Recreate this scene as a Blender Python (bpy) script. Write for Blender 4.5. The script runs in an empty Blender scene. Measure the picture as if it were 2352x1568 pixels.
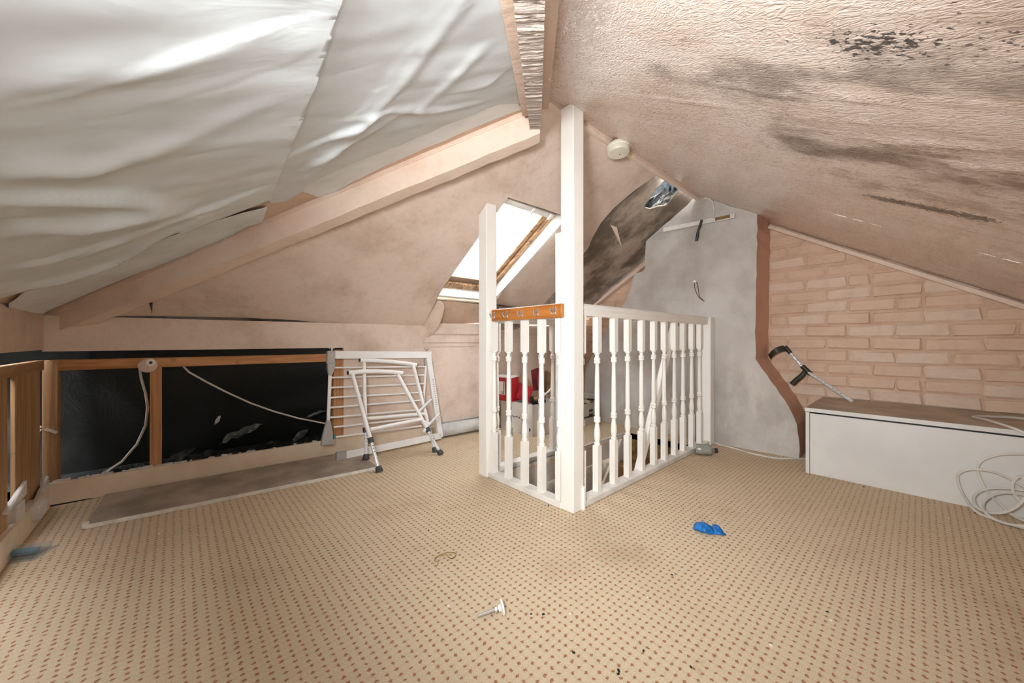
import bpy, bmesh, math, random
from mathutils import Vector, Matrix, noise
from mathutils.geometry import delaunay_2d_cdt
random.seed(7)
S = bpy.context.scene
COL = S.collection

# ---------------------------------------------------------------- camera, world, light, exposure
CAMZ = 0.79
TH = math.atan2(2110 - 1176, 847.0)
cam_d = bpy.data.cameras.new('camera'); cam = bpy.data.objects.new('camera', cam_d); COL.objects.link(cam)
cam_d.sensor_width = 36.0; cam_d.lens = 36.0 * 847.0 / 2352.0; cam_d.shift_y = -4.0 / 2352.0
cam_d.clip_start = 0.02; cam_d.clip_end = 60
cam.location = (0, 0, CAMZ); cam.rotation_euler = (math.pi / 2, 0, TH - math.pi / 2)
S.camera = cam

W = bpy.data.worlds.new('overcast_sky'); S.world = W; W.use_nodes = True
bgn = W.node_tree.nodes['Background']
bgn.inputs[0].default_value = (0.93, 0.96, 1.0, 1); bgn.inputs[1].default_value = 16.0

def add_light(name, kind, loc, target, energy, col=(1, 1, 1), **kw):
    d = bpy.data.lights.new(name, kind); d.energy = energy; d.color = col
    for k, v in kw.items(): setattr(d, k, v)
    o = bpy.data.objects.new(name, d); COL.objects.link(o); o.location = loc
    v = Vector(target) - Vector(loc)
    o.rotation_euler = v.to_track_quat('-Z', 'Y').to_euler()
    return o
# the photographer's flash: one head bounced off the ceiling, a weaker direct beam
FLC = (0.92, 0.97, 1.0)
add_light('bounce_flash', 'SPOT', (0.02, -0.03, 0.93), (0.25, 0.62, 1.75), 28, FLC, spot_size=math.radians(150), spot_blend=1.0, shadow_soft_size=0.06)
add_light('direct_flash', 'SPOT', (-0.15, 0.14, 1.00), (1.75, 1.08, 0.86), 175, FLC, spot_size=math.radians(112), spot_blend=1.0, shadow_soft_size=0.10)
S.view_settings.view_transform = 'Standard'; S.view_settings.look = 'None'
S.view_settings.gamma = 1.0; S.view_settings.use_curve_mapping = False
S.view_settings.exposure = 0.08
CY = S.cycles
CY.max_bounces = 5; CY.diffuse_bounces = 4; CY.glossy_bounces = 2; CY.transmission_bounces = 4; CY.transparent_max_bounces = 6
CY.use_adaptive_sampling = True; CY.adaptive_threshold = 0.2
CY.caustics_reflective = False; CY.caustics_refractive = False; CY.sample_clamp_indirect = 6.0

# ---------------------------------------------------------------- node helpers and materials
def lin(c):
    r = []
    for v in c[:3]:
        v = v / 255.0
        r.append(v / 12.92 if v <= 0.04045 else ((v + 0.055) / 1.055) ** 2.4)
    return tuple(r) + (1.0,)

class G:
    def __init__(s, name):
        s.m = bpy.data.materials.new(name); s.m.use_nodes = True
        s.nt = s.m.node_tree; s.n = s.nt.nodes; s.l = s.nt.links
        s.p = s.n['Principled BSDF']; s.out = s.n['Material Output']
        s._tc = None
    def co(s):
        if s._tc is None: s._tc = s.n.new('ShaderNodeTexCoord')
        return s._tc.outputs['Object']
    def geo(s):
        return s.n.new('ShaderNodeNewGeometry').outputs['Position']
    def plug(s, sock, v):
        if hasattr(v, 'node') or isinstance(v, bpy.types.NodeSocket): s.l.new(v, sock)
        elif isinstance(v, (tuple, list)) and sock.type == 'VECTOR': sock.default_value = tuple(v)[:3]
        else: sock.default_value = v
    def math(s, op, a, b=0.0, c=0.0, clamp=False):
        n = s.n.new('ShaderNodeMath'); n.operation = op; n.use_clamp = clamp
        s.plug(n.inputs[0], a); s.plug(n.inputs[1], b); s.plug(n.inputs[2], c)
        return n.outputs[0]
    def sep(s, v):
        n = s.n.new('ShaderNodeSeparateXYZ'); s.plug(n.inputs[0], v); return n.outputs
    def comb(s, x, y, z):
        n = s.n.new('ShaderNodeCombineXYZ')
        for i, v in enumerate((x, y, z)): s.plug(n.inputs[i], v)
        return n.outputs[0]
    def mapp(s, v, scale=(1, 1, 1), loc=(0, 0, 0), rot=(0, 0, 0)):
        n = s.n.new('ShaderNodeMapping'); s.plug(n.inputs[0], v)
        n.inputs['Location'].default_value = loc; n.inputs['Rotation'].default_value = rot; n.inputs['Scale'].default_value = scale
        return n.outputs[0]
    def noise(s, v, scale, detail=4, rough=0.55, dist=0.0):
        n = s.n.new('ShaderNodeTexNoise'); s.plug(n.inputs['Vector'], v)
        n.inputs['Scale'].default_value = scale; n.inputs['Detail'].default_value = detail
        n.inputs['Roughness'].default_value = rough; n.inputs['Distortion'].default_value = dist
        return n.outputs['Fac']
    def voro(s, v, scale, feature='F1'):
        n = s.n.new('ShaderNodeTexVoronoi'); n.feature = feature; s.plug(n.inputs['Vector'], v); n.inputs['Scale'].default_value = scale
        return n.outputs['Distance']
    def ramp(s, f, a, b, x0=0.0, x1=1.0):
        n = s.n.new('ShaderNodeMapRange'); n.clamp = True; n.interpolation_type = 'SMOOTHSTEP'
        s.plug(n.inputs[0], f); n.inputs[1].default_value = x0; n.inputs[2].default_value = x1; n.inputs[3].default_value = a; n.inputs[4].default_value = b
        return n.outputs[0]
    def mix(s, f, a, b, mode='MIX'):
        n = s.n.new('ShaderNodeMix'); n.data_type = 'RGBA'; n.blend_type = mode
        s.plug(n.inputs[0], f); s.plug(n.inputs[6], a); s.plug(n.inputs[7], b)
        return n.outputs[2]
    def bump(s, hgt, strength=0.3, dist=0.01):
        n = s.n.new('ShaderNodeBump'); n.inputs['Strength'].default_value = strength; n.inputs['Distance'].default_value = dist
        s.plug(n.inputs['Height'], hgt); s.l.new(n.outputs[0], s.p.inputs['Normal'])
    def fin(s, col, rough=0.6, metal=0.0, spec=None):
        s.plug(s.p.inputs['Base Color'], col); s.plug(s.p.inputs['Roughness'], rough); s.p.inputs['Metallic'].default_value = metal
        if spec is not None: s.p.inputs['Specular IOR Level'].default_value = spec
        return s.m
    def seg(s, v, a, b):                     # distance in plan from a segment a-b
        n1 = s.n.new('ShaderNodeVectorMath'); n1.operation = 'SUBTRACT'; s.plug(n1.inputs[0], v); n1.inputs[1].default_value = a
        ab = Vector(b) - Vector(a); L2 = ab.dot(ab)
        nd = s.n.new('ShaderNodeVectorMath'); nd.operation = 'DOT_PRODUCT'; s.l.new(n1.outputs[0], nd.inputs[0]); nd.inputs[1].default_value = ab
        t = s.math('DIVIDE', nd.outputs['Value'], L2, clamp=True)
        sc = s.n.new('ShaderNodeVectorMath'); sc.operation = 'SCALE'; sc.inputs[0].default_value = ab; s.l.new(t, sc.inputs['Scale'])
        ns = s.n.new('ShaderNodeVectorMath'); ns.operation = 'DISTANCE'; s.l.new(n1.outputs[0], ns.inputs[0]); s.l.new(sc.outputs[0], ns.inputs[1])
        return ns.outputs['Value']

def simple(name, c, rough=0.55, var=0.12, scale=8.0, c2=None, metal=0.0, bump=0.0, bscale=60.0, stretch=(1, 1, 1), spec=None):
    g = G(name); co = g.mapp(g.co(), stretch)
    if c2 is None: c2 = tuple(v * (1 - var * 1.6) for v in c)
    f = g.ramp(g.noise(co, scale, 5), 0, 1, 0.32, 0.72)
    col = g.mix(f, lin(c), lin(c2))
    if bump: g.bump(g.noise(co, bscale, 4), bump, 0.004)
    return g.fin(col, rough, metal, spec)

def wood(name, c, c2, rough=0.6, axis=0, scale=26.0):
    g = G(name); st = [scale, scale, scale]; st[axis] = scale * 0.06
    v = g.mapp(g.co(), tuple(st)); n = g.noise(v, 1.0, 5, 0.6, 1.2)
    col = g.mix(g.ramp(n, 0, 1, 0.35, 0.68), lin(c), lin(c2))
    k = g.ramp(g.noise(g.co(), 14.0, 2), 0, 0.35, 0.66, 0.74)
    col = g.mix(k, col, lin(tuple(v * 0.55 for v in c2)))
    g.bump(n, 0.25, 0.003)
    return g.fin(col, rough)

MT = {}
def plaster(name, c, dirt, amount, bump=0.25, rough=0.6, sc=2.2):
    g = G(name); co = g.geo()
    a = g.ramp(g.noise(co, sc, 6, 0.62), 0, amount, 0.42, 0.78)
    b = g.ramp(g.noise(co, 30, 4), 0, amount * 0.3, 0.45, 0.8)
    col = g.mix(g.math('ADD', a, b, clamp=True), lin(c), lin(dirt))
    h = g.math('ADD', g.noise(co, 7, 3), g.math('MULTIPLY', g.noise(co, 55, 4), 0.35))
    g.bump(h, bump, 0.02)
    return g.fin(col, rough)
MT['peach'] = plaster('peach_plaster', (230, 210, 194), (180, 150, 128), 0.7)
MT['peach_dull'] = plaster('peach_dull', (218, 190, 168), (160, 128, 102), 0.6)
MT['peach_wood'] = plaster('peach_painted_wood', (238, 216, 198), (214, 182, 158), 0.6, 0.1, 0.5, 5)
MT['cream_wood'] = plaster('cream_painted_wood', (234, 216, 192), (206, 180, 150), 0.6, 0.1, 0.5, 6)
MT['white_paint'] = simple('white_gloss_paint', (244, 239, 231), 0.38, 0.012, 5)
MT['white_old'] = simple('white_old_paint', (238, 232, 224), 0.5, 0.08, 7)
MT['white_metal'] = simple('white_coated_metal', (243, 241, 238), 0.3, 0.012, 4)
MT['grey_plastic'] = simple('grey_plastic', (176, 172, 166), 0.5, 0.06, 6)
MT['dark_rubber'] = simple('dark_rubber', (74, 74, 76), 0.7, 0.2, 30)
MT['alu'] = simple('brushed_aluminium', (234, 236, 238), 0.25, 0.05, 30, metal=0.12)
MT['chrome'] = simple('chrome', (225, 225, 228), 0.15, 0.05, 10, metal=0.8)
MT['black_plastic'] = simple('black_plastic', (42, 44, 42), 0.45, 0.2, 20)
MT['dark_olive'] = simple('dark_grip_plastic', (62, 66, 58), 0.5, 0.2, 20)
MT['cable_white'] = simple('white_cable', (226, 220, 210), 0.45, 0.08, 9)
MT['orange_x'] = wood('orange_pine_x', (208, 152, 100), (172, 114, 66), axis=0)
MT['orange_z'] = wood('orange_pine_z', (202, 148, 98), (164, 110, 66), axis=2)
MT['brown_z'] = wood('brown_board_z', (194, 152, 110), (158, 116, 78), axis=2)
MT['brown_y'] = wood('brown_board_y', (174, 134, 96), (140, 102, 68), axis=1)
MT['pine_rack'] = wood('varnished_pine', (196, 124, 60), (158, 90, 36), 0.35, axis=1, scale=30)
MT['sash_wood'] = wood('weathered_sash', (198, 160, 118), (112, 82, 58), 0.6, axis=1, scale=18)
MT['sash_dirty'] = wood('mouldy_sash', (150, 122, 98), (52, 42, 36), 0.6, axis=0, scale=12)
MT['cardboard'] = simple('cardboard', (178, 146, 112), 0.8, 0.12, 12)
MT['white_card'] = simple('white_card', (226, 220, 214), 0.7, 0.05, 6)
MT['red_card'] = simple('red_card', (196, 26, 38), 0.4, 0.2, 8)
MT['dark_red'] = simple('dark_red_card', (128, 26, 40), 0.4, 0.3, 10)
MT['black_ink'] = simple('black_ink', (30, 28, 30), 0.6)
MT['blue_rubber'] = simple('blue_nitrile', (10, 118, 200), 0.45, 0.25, 40)
MT['paper'] = simple('grey_white_paper', (214, 212, 208), 0.7, 0.08, 10)
MT['board_top'] = simple('dusty_plasterboard_face', (176, 160, 142), 0.75, 0.14, 5)
MT['board_edge'] = simple('plasterboard_edge', (236, 230, 220), 0.8, 0.06, 20)
MT['melamine'] = simple('white_melamine', (228, 226, 222), 0.42, 0.025, 4)
MT['box_top'] = simple('dusty_lid', (198, 180, 160), 0.6, 0.12, 5, stretch=(1, 1, 1))
MT['brass'] = simple('brass_wire', (190, 150, 66), 0.35, 0.2, 20, metal=0.9)
MT['void_floor'] = simple('dark_eaves_dust', (46, 46, 42), 0.85, 0.4, 12, bump=0.6, bscale=40)
MT['cream_plastic'] = simple('cream_plastic', (236, 230, 208), 0.4, 0.06, 8)
MT['brown_plain'] = simple('brown_plain_plastic', (150, 112, 70), 0.5, 0.2, 20)
MT['red_brown_wire'] = simple('red_brown_wire', (110, 60, 50), 0.5, 0.2, 20)

def m_black_sheet():
    g = G('black_polythene'); co = g.geo()
    h = g.noise(co, 5, 5, 0.6, 1.5)
    g.bump(h, 0.35, 0.03)
    return g.fin(g.mix(g.noise(co, 3, 3), lin((24, 25, 23)), lin((42, 44, 40))), 0.55)
MT['black_sheet'] = m_black_sheet()
def m_blue_black():
    g = G('dark_slate_membrane'); co = g.geo()
    h = g.noise(co, 11, 3, 0.5, 1.0)
    g.bump(h, 0.7, 0.03)
    return g.fin(g.mix(g.ramp(h, 0, 1, 0.4, 0.65), lin((14, 20, 22)), lin((128, 142, 150))), 0.25)
MT['slate_sheet'] = m_blue_black()
def m_fabric(name, c, c2, weave=520.0, b=0.25):
    g = G(name); co = g.geo()
    f = g.ramp(g.noise(g.mapp(co, (1, 3, 1)), 2.6, 5), 0, 1, 0.35, 0.75)
    h = g.noise(g.mapp(co, (5, 9, 5)), 1.0, 4, 0.55, 0.6)
    g.bump(h, b, 0.012)
    return g.fin(g.mix(f, lin(c), lin(c2)), 0.62)
MT['membrane'] = m_fabric('breather_membrane', (216, 220, 222), (202, 205, 205))
MT['foil'] = simple('pale_blue_white_sheet', (230, 238, 242), 0.35, 0.05, 5, bump=0.3, bscale=14)

def m_carpet():
    g = G('beige_dotted_carpet'); co = g.co()
    wob = g.math('MULTIPLY', g.math('SUBTRACT', g.noise(co, 45, 2), 0.5), 0.55)
    x, y, z = g.sep(co)[0:3]
    def cell(v, pitch, off=0.0):
        a = g.math('ADD', g.math('ADD', g.math('DIVIDE', v, pitch), off), wob)
        return g.math('SUBTRACT', g.math('FRACT', a), 0.5)
    cx, cy = cell(x, 0.0252), cell(y, 0.0208)
    d = g.math('SQRT', g.math('ADD', g.math('POWER', g.math('MULTIPLY', cx, 1.0), 2.0), g.math('POWER', g.math('MULTIPLY', cy, 0.92), 2.0)))
    fuzz = g.math('MULTIPLY', g.math('SUBTRACT', g.noise(co, 230, 3), 0.5), 0.42)
    dot = g.ramp(g.math('ADD', d, fuzz), 1, 0, 0.10, 0.23)
    rowx = g.ramp(g.math('ABSOLUTE', cx), 0.10, 0, 0.06, 0.22)
    rowy = g.ramp(g.math('ABSOLUTE', cy), 0.10, 0, 0.06, 0.22)
    groove = g.math('MAXIMUM', dot, g.math('MAXIMUM', rowx, rowy))
    base = g.mix(g.noise(co, 330, 3), lin((236, 220, 192)), lin((178, 156, 124)))
    base = g.mix(g.ramp(g.noise(co, 1.9, 6, 0.62), 0, 0.5, 0.5, 0.78), base, lin((164, 140, 110)))
    spots = g.ramp(g.noise(co, 9, 5, 0.6), 0, 0.45, 0.66, 0.76)
    base = g.mix(spots, base, lin((150, 124, 96)))
    col = g.mix(g.math('MULTIPLY', groove, 0.85), base, lin((160, 92, 52)))
    h = g.math('SUBTRACT', g.math('MULTIPLY', g.noise(co, 420, 2), 0.5), groove)
    g.bump(h, 0.55, 0.004)
    return g.fin(col, 0.9, 0, 0.2)
MT['carpet'] = m_carpet()

def m_ceiling_right():
    g = G('glossy_mouldy_paint'); co = g.geo()
    x, y, z = g.sep(co)[0:3]
    rotv = g.mapp(co, (1, 1, 0), (0, 0, 0), (0, 0, 0.5))
    worm = g.noise(g.mapp(rotv, (95, 38, 0)), 1.0, 2, 0.5, 2.2)
    worm2 = g.noise(g.mapp(co, (30, 4, 0)), 1.0, 3, 0.6, 1.2)
    broad = g.noise(g.mapp(co, (9, 7, 0)), 1.0, 4, 0.62)
    near = g.ramp(x, 1.0, 0.0, 1.35, 2.0)                       # the far half was painted smooth
    h = g.math('ADD', g.math('MULTIPLY', worm, near), g.math('MULTIPLY', worm2, 0.6))
    g.bump(h, 0.42, 0.007)
    base = g.mix(g.ramp(broad, 0, 1, 0.3, 0.7), lin((230, 212, 200)), lin((218, 196, 180)))
    streak = g.ramp(g.noise(g.mapp(co, (11, 1.6, 0)), 1.0, 4, 0.62, 0.8), 0, 1, 0.46, 0.72)
    low = g.ramp(y, 1, 0, -0.35, 0.42)
    base = g.mix(g.math('MULTIPLY', g.math('MULTIPLY', streak, low), 0.45), base, lin((146, 118, 94)))
    plan = g.comb(x, y, 0.0)
    fine = g.noise(g.mapp(co, (95, 80, 0)), 1.0, 3, 0.6)
    def soft(a, b, w, col, amt, basec):                       # broad smoky stain
        v = g.math('SUBTRACT', broad, g.math('MULTIPLY', g.math('DIVIDE', g.seg(plan, a, b), w), 0.22))
        return g.mix(g.ramp(v, 0, amt, 0.28, 0.56), basec, lin(col))
    def spots(a, b, w, col, amt, basec, lo=0.44, k=0.20):      # clustered mould spots
        v = g.math('SUBTRACT', fine, g.math('MULTIPLY', g.math('DIVIDE', g.seg(plan, a, b), w), k))
        return g.mix(g.ramp(v, 0, amt, lo, lo + 0.06), basec, lin(col))
    base = soft((1.02, 0.36, 0), (0.92, 0.20, 0), 0.13, (142, 126, 118), 0.75, base)
    base = soft((1.33, 0.24, 0), (1.38, -0.3, 0), 0.15, (112, 88, 70), 0.85, base)
    base = soft((0.86, 0.03, 0), (0.93, -0.3, 0), 0.13, (142, 128, 118), 0.75, base)
    base = spots((0.803, 0.066, 0), (0.80, 0.020, 0), 0.030, (58, 52, 50), 0.94, base, 0.42, 0.11)
    base = spots((0.82, 0.09, 0), (0.80, -0.10, 0), 0.05, (74, 66, 62), 0.85, base, 0.56, 0.05)
    base = spots((0.97, 0.30, 0), (1.02, 0.20, 0), 0.06, (88, 78, 74), 0.8, base, 0.60, 0.06)
    base = spots((1.79, 0.09, 0), (1.752, -0.12, 0), 0.017, (58, 44, 34), 0.95, base, 0.26, 0.12)
    base = soft((1.62, 0.10, 0), (1.64, -0.4, 0), 0.12, (136, 108, 84), 0.7, base)
    return g.fin(base, g.ramp(worm, 0.20, 0.42, 0.3, 0.7), 0, 0.7)
MT['ceil_right'] = m_ceiling_right()

def m_torn():
    g = G('mouldy_bare_board'); co = g.geo()
    n = g.noise(g.mapp(co, (2.0, 1.3, 2.0)), 2.0, 4, 0.58, 0.0); n2 = g.noise(co, 22, 4)
    c = g.mix(g.ramp(n, 0, 1, 0.36, 0.62), lin((196, 180, 162)), lin((116, 102, 86)))
    c = g.mix(g.ramp(n2, 0, 0.5, 0.56, 0.75), c, lin((62, 56, 50)))
    g.bump(n2, 0.5, 0.01)
    return g.fin(c, 0.7)
MT['torn'] = m_torn()
def m_render():
    g = G('grey_render'); co = g.geo()
    a = g.noise(co, 2.4, 6, 0.6); z = g.sep(co)[2]
    c = g.mix(g.ramp(a, 0, 1, 0.34, 0.7), lin((204, 198, 192)), lin((172, 164, 156)))
    b = g.ramp(g.noise(g.mapp(co, (3, 5, 2.4)), 1.6, 5, 0.65), 0, 1, 0.5, 0.74)
    c = g.mix(g.math('MULTIPLY', b, g.ramp(z, 0.55, 0, 0.35, 0.95)), c, lin((222, 214, 202)))
    g.bump(g.math('ADD', g.noise(co, 12, 5), g.math('MULTIPLY', g.noise(co, 2.5, 3), 1.5)), 0.35, 0.02)
    return g.fin(c, 0.75)
MT['render'] = m_render()
MT['red_peach'] = plaster('red_peach_paint', (216, 172, 148), (184, 140, 112), 0.6, 0.3, 0.6, 6)
MT['brick'] = plaster('painted_brick', (228, 198, 172), (208, 172, 144), 0.6, 0.45, 0.6, 9)
MT['brick_lt'] = plaster('painted_brick_worn', (232, 208, 186), (214, 182, 156), 0.6, 0.5, 0.6, 11)
MT['mortar'] = plaster('painted_mortar', (222, 190, 164), (196, 160, 132), 0.7, 0.5, 0.7, 9)
def m_fissure():
    g = G('fissured_plaster'); co = g.co()
    u = g.math('ADD', g.math('MULTIPLY', g.sep(co)[0], 0.72), g.math('MULTIPLY', g.sep(co)[1], 0.69))
    v = g.comb(g.math('MULTIPLY', u, 70.0), g.math('MULTIPLY', g.sep(co)[0], 9.0), 0.0)
    n = g.noise(v, 1.0, 4, 0.6, 0.7); n2 = g.noise(co, 130, 3)
    g.bump(g.math('ADD', n, g.math('MULTIPLY', n2, 0.25)), 0.45, 0.015)
    return g.fin(g.mix(g.ramp(n, 0, 1, 0.3, 0.6), lin((150, 132, 120)), lin((192, 176, 164))), 0.7)
MT['fissure'] = m_fissure()
def m_glass(name, tint, f=0.10):
    g = G(name); tr = g.n.new('ShaderNodeBsdfTransparent'); tr.inputs[0].default_value = tint
    gl = g.n.new('ShaderNodeBsdfGlossy'); gl.inputs['Roughness'].default_value = 0.03
    mx = g.n.new('ShaderNodeMixShader'); mx.inputs[0].default_value = f
    g.l.new(tr.outputs[0], mx.inputs[1]); g.l.new(gl.outputs[0], mx.inputs[2]); g.l.new(mx.outputs[0], g.out.inputs[0])
    return g.m
MT['glass'] = m_glass('window_glass', (0.95, 0.97, 0.98, 1), 0.06)
def m_clear(name, c, trans=0.75, rough=0.12):
    g = G(name); g.p.inputs['Transmission Weight'].default_value = trans; g.p.inputs['IOR'].default_value = 1.3
    return g.fin(lin(c), rough)
MT['clear_grey'] = simple('grey_clear_plastic', (158, 156, 146), 0.22, 0.15, 20)
def m_film(name, c, f):
    g = G(name); g.fin(lin(c), 0.2); tr = g.n.new('ShaderNodeBsdfTransparent')
    mx = g.n.new('ShaderNodeMixShader'); mx.inputs[0].default_value = f
    g.l.new(tr.outputs[0], mx.inputs[1]); g.l.new(g.p.outputs[0], mx.inputs[2]); g.l.new(mx.outputs[0], g.out.inputs[0]); return g.m
MT['clear_pack'] = m_film('clear_pack_plastic', (206, 214, 216), 0.2)
MT['poly_scrap'] = simple('grey_polythene', (118, 122, 122), 0.3, 0.3, 18)
MT['teal'] = simple('teal_plastic', (64, 150, 182), 0.3, 0.25, 20)

# ---------------------------------------------------------------- geometry helpers
def V(*a): return Vector(a if len(a) > 1 else a[0])
class MB:
    def __init__(s): s.v = []; s.f = []; s.mi = []
    def add(s, vs, fs, mi=0):
        o = len(s.v); s.v += [Vector(p) for p in vs]; s.f += [tuple(i + o for i in f) for f in fs]; s.mi += [mi] * len(fs); return s
    def box(s, c, d, rot=None, mi=0):
        c = Vector(c); pts = []
        for z in (-.5, .5):
            for y in (-.5, .5):
                for x in (-.5, .5):
                    p = Vector((x * d[0], y * d[1], z * d[2]))
                    if rot is not None: p = rot @ p
                    pts.append(c + p)
        return s.add(pts, [(0, 2, 3, 1), (4, 5, 7, 6), (0, 1, 5, 4), (2, 6, 7, 3), (0, 4, 6, 2), (1, 3, 7, 5)], mi)
    def bar(s, a, b, w, h, up=(0, 0, 1), mi=0):
        a, b = Vector(a), Vector(b); d = (b - a); L = d.length; d.normalize(); up = Vector(up)
        x = d.cross(up)
        if x.length < 1e-5: x = d.cross(Vector((1, 0, 0)))
        x.normalize(); u = x.cross(d).normalized()
        R = Matrix((d, x, u)).transposed()
        return s.box((a + b) / 2, (L, w, h), R, mi)
    def ring(s, rings, close_ends=True, mi=0):
        n = len(rings[0]); vs = [p for r in rings for p in r]; fs = []
        for i in range(len(rings) - 1):
            for j in range(n):
                k = (j + 1) % n; fs.append((i * n + j, i * n + k, (i + 1) * n + k, (i + 1) * n + j))
        if close_ends:
            fs.append(tuple(range(n - 1, -1, -1))); fs.append(tuple((len(rings) - 1) * n + j for j in range(n)))
        return s.add(vs, fs, mi)
    def tube(s, pts, r, n=8, mi=0):
        pts = [Vector(p) for p in pts]; rs = r if isinstance(r, (list, tuple)) else [r] * len(pts)
        t = (pts[1] - pts[0]).normalized(); u = t.orthogonal().normalized(); rings = []
        for i, p in enumerate(pts):
            t2 = (pts[min(i + 1, len(pts) - 1)] - pts[max(i - 1, 0)]).normalized()
            u = (u - t2 * u.dot(t2)).normalized(); w = t2.cross(u)
            rings.append([p + (u * math.cos(2 * math.pi * j / n) + w * math.sin(2 * math.pi * j / n)) * rs[i] for j in range(n)])
        return s.ring(rings, True, mi)
    def lathe(s, prof, o, axis=(0, 0, 1), n=16, mi=0):
        o = Vector(o); a = Vector(axis).normalized(); u = a.orthogonal().normalized(); w = a.cross(u)
        return s.ring([[o + a * z + (u * math.cos(2 * math.pi * j / n) + w * math.sin(2 * math.pi * j / n)) * max(r, 1e-4) for j in range(n)] for r, z in prof], True, mi)
    def prism(s, poly, vec, mi=0):
        poly = [Vector(p) for p in poly]; vec = Vector(vec)
        return s.ring([poly, [p + vec for p in poly]], True, mi)
    def build(s, name, mat, parent=None, smooth=False, bevel=0.0, origin=None, seg=2, thick=0.0, off=0.0, orient=False):
        me = bpy.data.meshes.new(name)
        if origin is None:
            lo = Vector([min(p[i] for p in s.v) for i in range(3)]); hi = Vector([max(p[i] for p in s.v) for i in range(3)])
            origin = Vector(((lo.x + hi.x) / 2, (lo.y + hi.y) / 2, lo.z))
        origin = Vector(origin)
        me.from_pydata([p - origin for p in s.v], [], s.f); me.update()
        mats = mat if isinstance(mat, (list, tuple)) else [mat]
        for m in mats: me.materials.append(MT[m] if isinstance(m, str) else m)
        for p, i in zip(me.polygons, s.mi): p.material_index = i
        b = bmesh.new(); b.from_mesh(me); bmesh.ops.recalc_face_normals(b, faces=b.faces)
        if orient and sum(f.normal.z * f.calc_area() for f in b.faces) < 0: bmesh.ops.reverse_faces(b, faces=b.faces)
        b.to_mesh(me); b.free()
        if smooth:
            me.shade_smooth(); me.set_sharp_from_angle(angle=math.radians(38))
        o = bpy.data.objects.new(name, me); COL.objects.link(o)
        place(o, origin, parent)
        if thick:
            md = o.modifiers.new('thickness', 'SOLIDIFY'); md.thickness = thick; md.offset = off
        if bevel:
            md = o.modifiers.new('edge', 'BEVEL'); md.width = bevel; md.segments = seg; md.limit_method = 'ANGLE'
        return o
WLOC = {}
def place(o, wpos, parent):
    WLOC[o.name] = Vector(wpos)
    if parent is not None:
        o.parent = parent; o.location = Vector(wpos) - WLOC[parent.name]
    else: o.location = wpos
def tag(o, label=None, cat=None, group=None, kind=None):
    if label: o['label'] = label
    if cat: o['category'] = cat
    if group: o['group'] = group
    if kind: o['kind'] = kind
    return o
def thing(name, label, cat, loc, group=None):
    o = bpy.data.objects.new(name, None); o.empty_display_size = 0.05; COL.objects.link(o); place(o, Vector(loc), None)
    return tag(o, label, cat, group)
def dup(o, dpos, parent):                      # copy of one object moved by dpos
    c = o.copy(); COL.objects.link(c)
    place(c, WLOC[o.name] + Vector(dpos), parent); return c
def struct(o, label, cat=None): return tag(o, label, cat, None, 'structure')
def text_part(name, body, size, mat, parent, mat4, ext=0.0006):
    cu = bpy.data.curves.new(name, 'FONT'); cu.body = body; cu.size = size; cu.extrude = ext; cu.align_x = 'CENTER'; cu.align_y = 'CENTER'
    t = bpy.data.objects.new(name, cu); COL.objects.link(t)
    dg = bpy.context.evaluated_depsgraph_get(); me = bpy.data.meshes.new_from_object(t.evaluated_get(dg)); bpy.data.objects.remove(t); me.name = name
    me.transform(mat4); c = Vector(mat4.translation); me.transform(Matrix.Translation(-c)); me.materials.clear(); me.materials.append(MT[mat])
    o = bpy.data.objects.new(name, me); COL.objects.link(o); place(o, c, parent); return o

# roof planes: far slope, near slope, hip end (z over plan)
RY, RZ = 1.18, 1.93
def sstep(a, b, x):
    t = max(0.0, min(1.0, (x - a) / (b - a))); return t * t * (3 - 2 * t)
def z_far(x, y): return RZ - 0.635 * (y - RY) - 0.085 * sstep(2.25, 2.75, y) * sstep(0.1, 1.4, x)
def z_near(x, y): return RZ - 0.6 * (RY - y)
def z_hip(x, y): return 1.1826 + 0.553 * x
def kw(x): return 2.79 - 0.0617 * (x + 0.45)            # the far knee wall runs a little out of square
NF = Vector((0, 0.635, 1)).normalized()
# real points along the sight lines of the photograph, each put on the plane it belongs to
FV = Vector((math.cos(TH), math.sin(TH), 0)); RV = Vector((math.sin(TH), -math.cos(TH), 0))
def at(px, py, n, d):
    dr = FV + RV * ((px - 1176) / 847.0) + Vector((0, 0, (780 - py) / 847.0)); c = Vector((0, 0, CAMZ)); n = Vector(n)
    return c + dr * ((d - n.dot(c)) / n.dot(dr))
def on_hip(px, py): return at(px, py, (-0.553, 0, 1), 1.1826)
def on_near(px, py): return at(px, py, (0, -0.6, 1), RZ - 0.6 * RY)
def on_far(px, py): return at(px, py, (0, 0.635, 1), RZ + 0.635 * RY)

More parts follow.
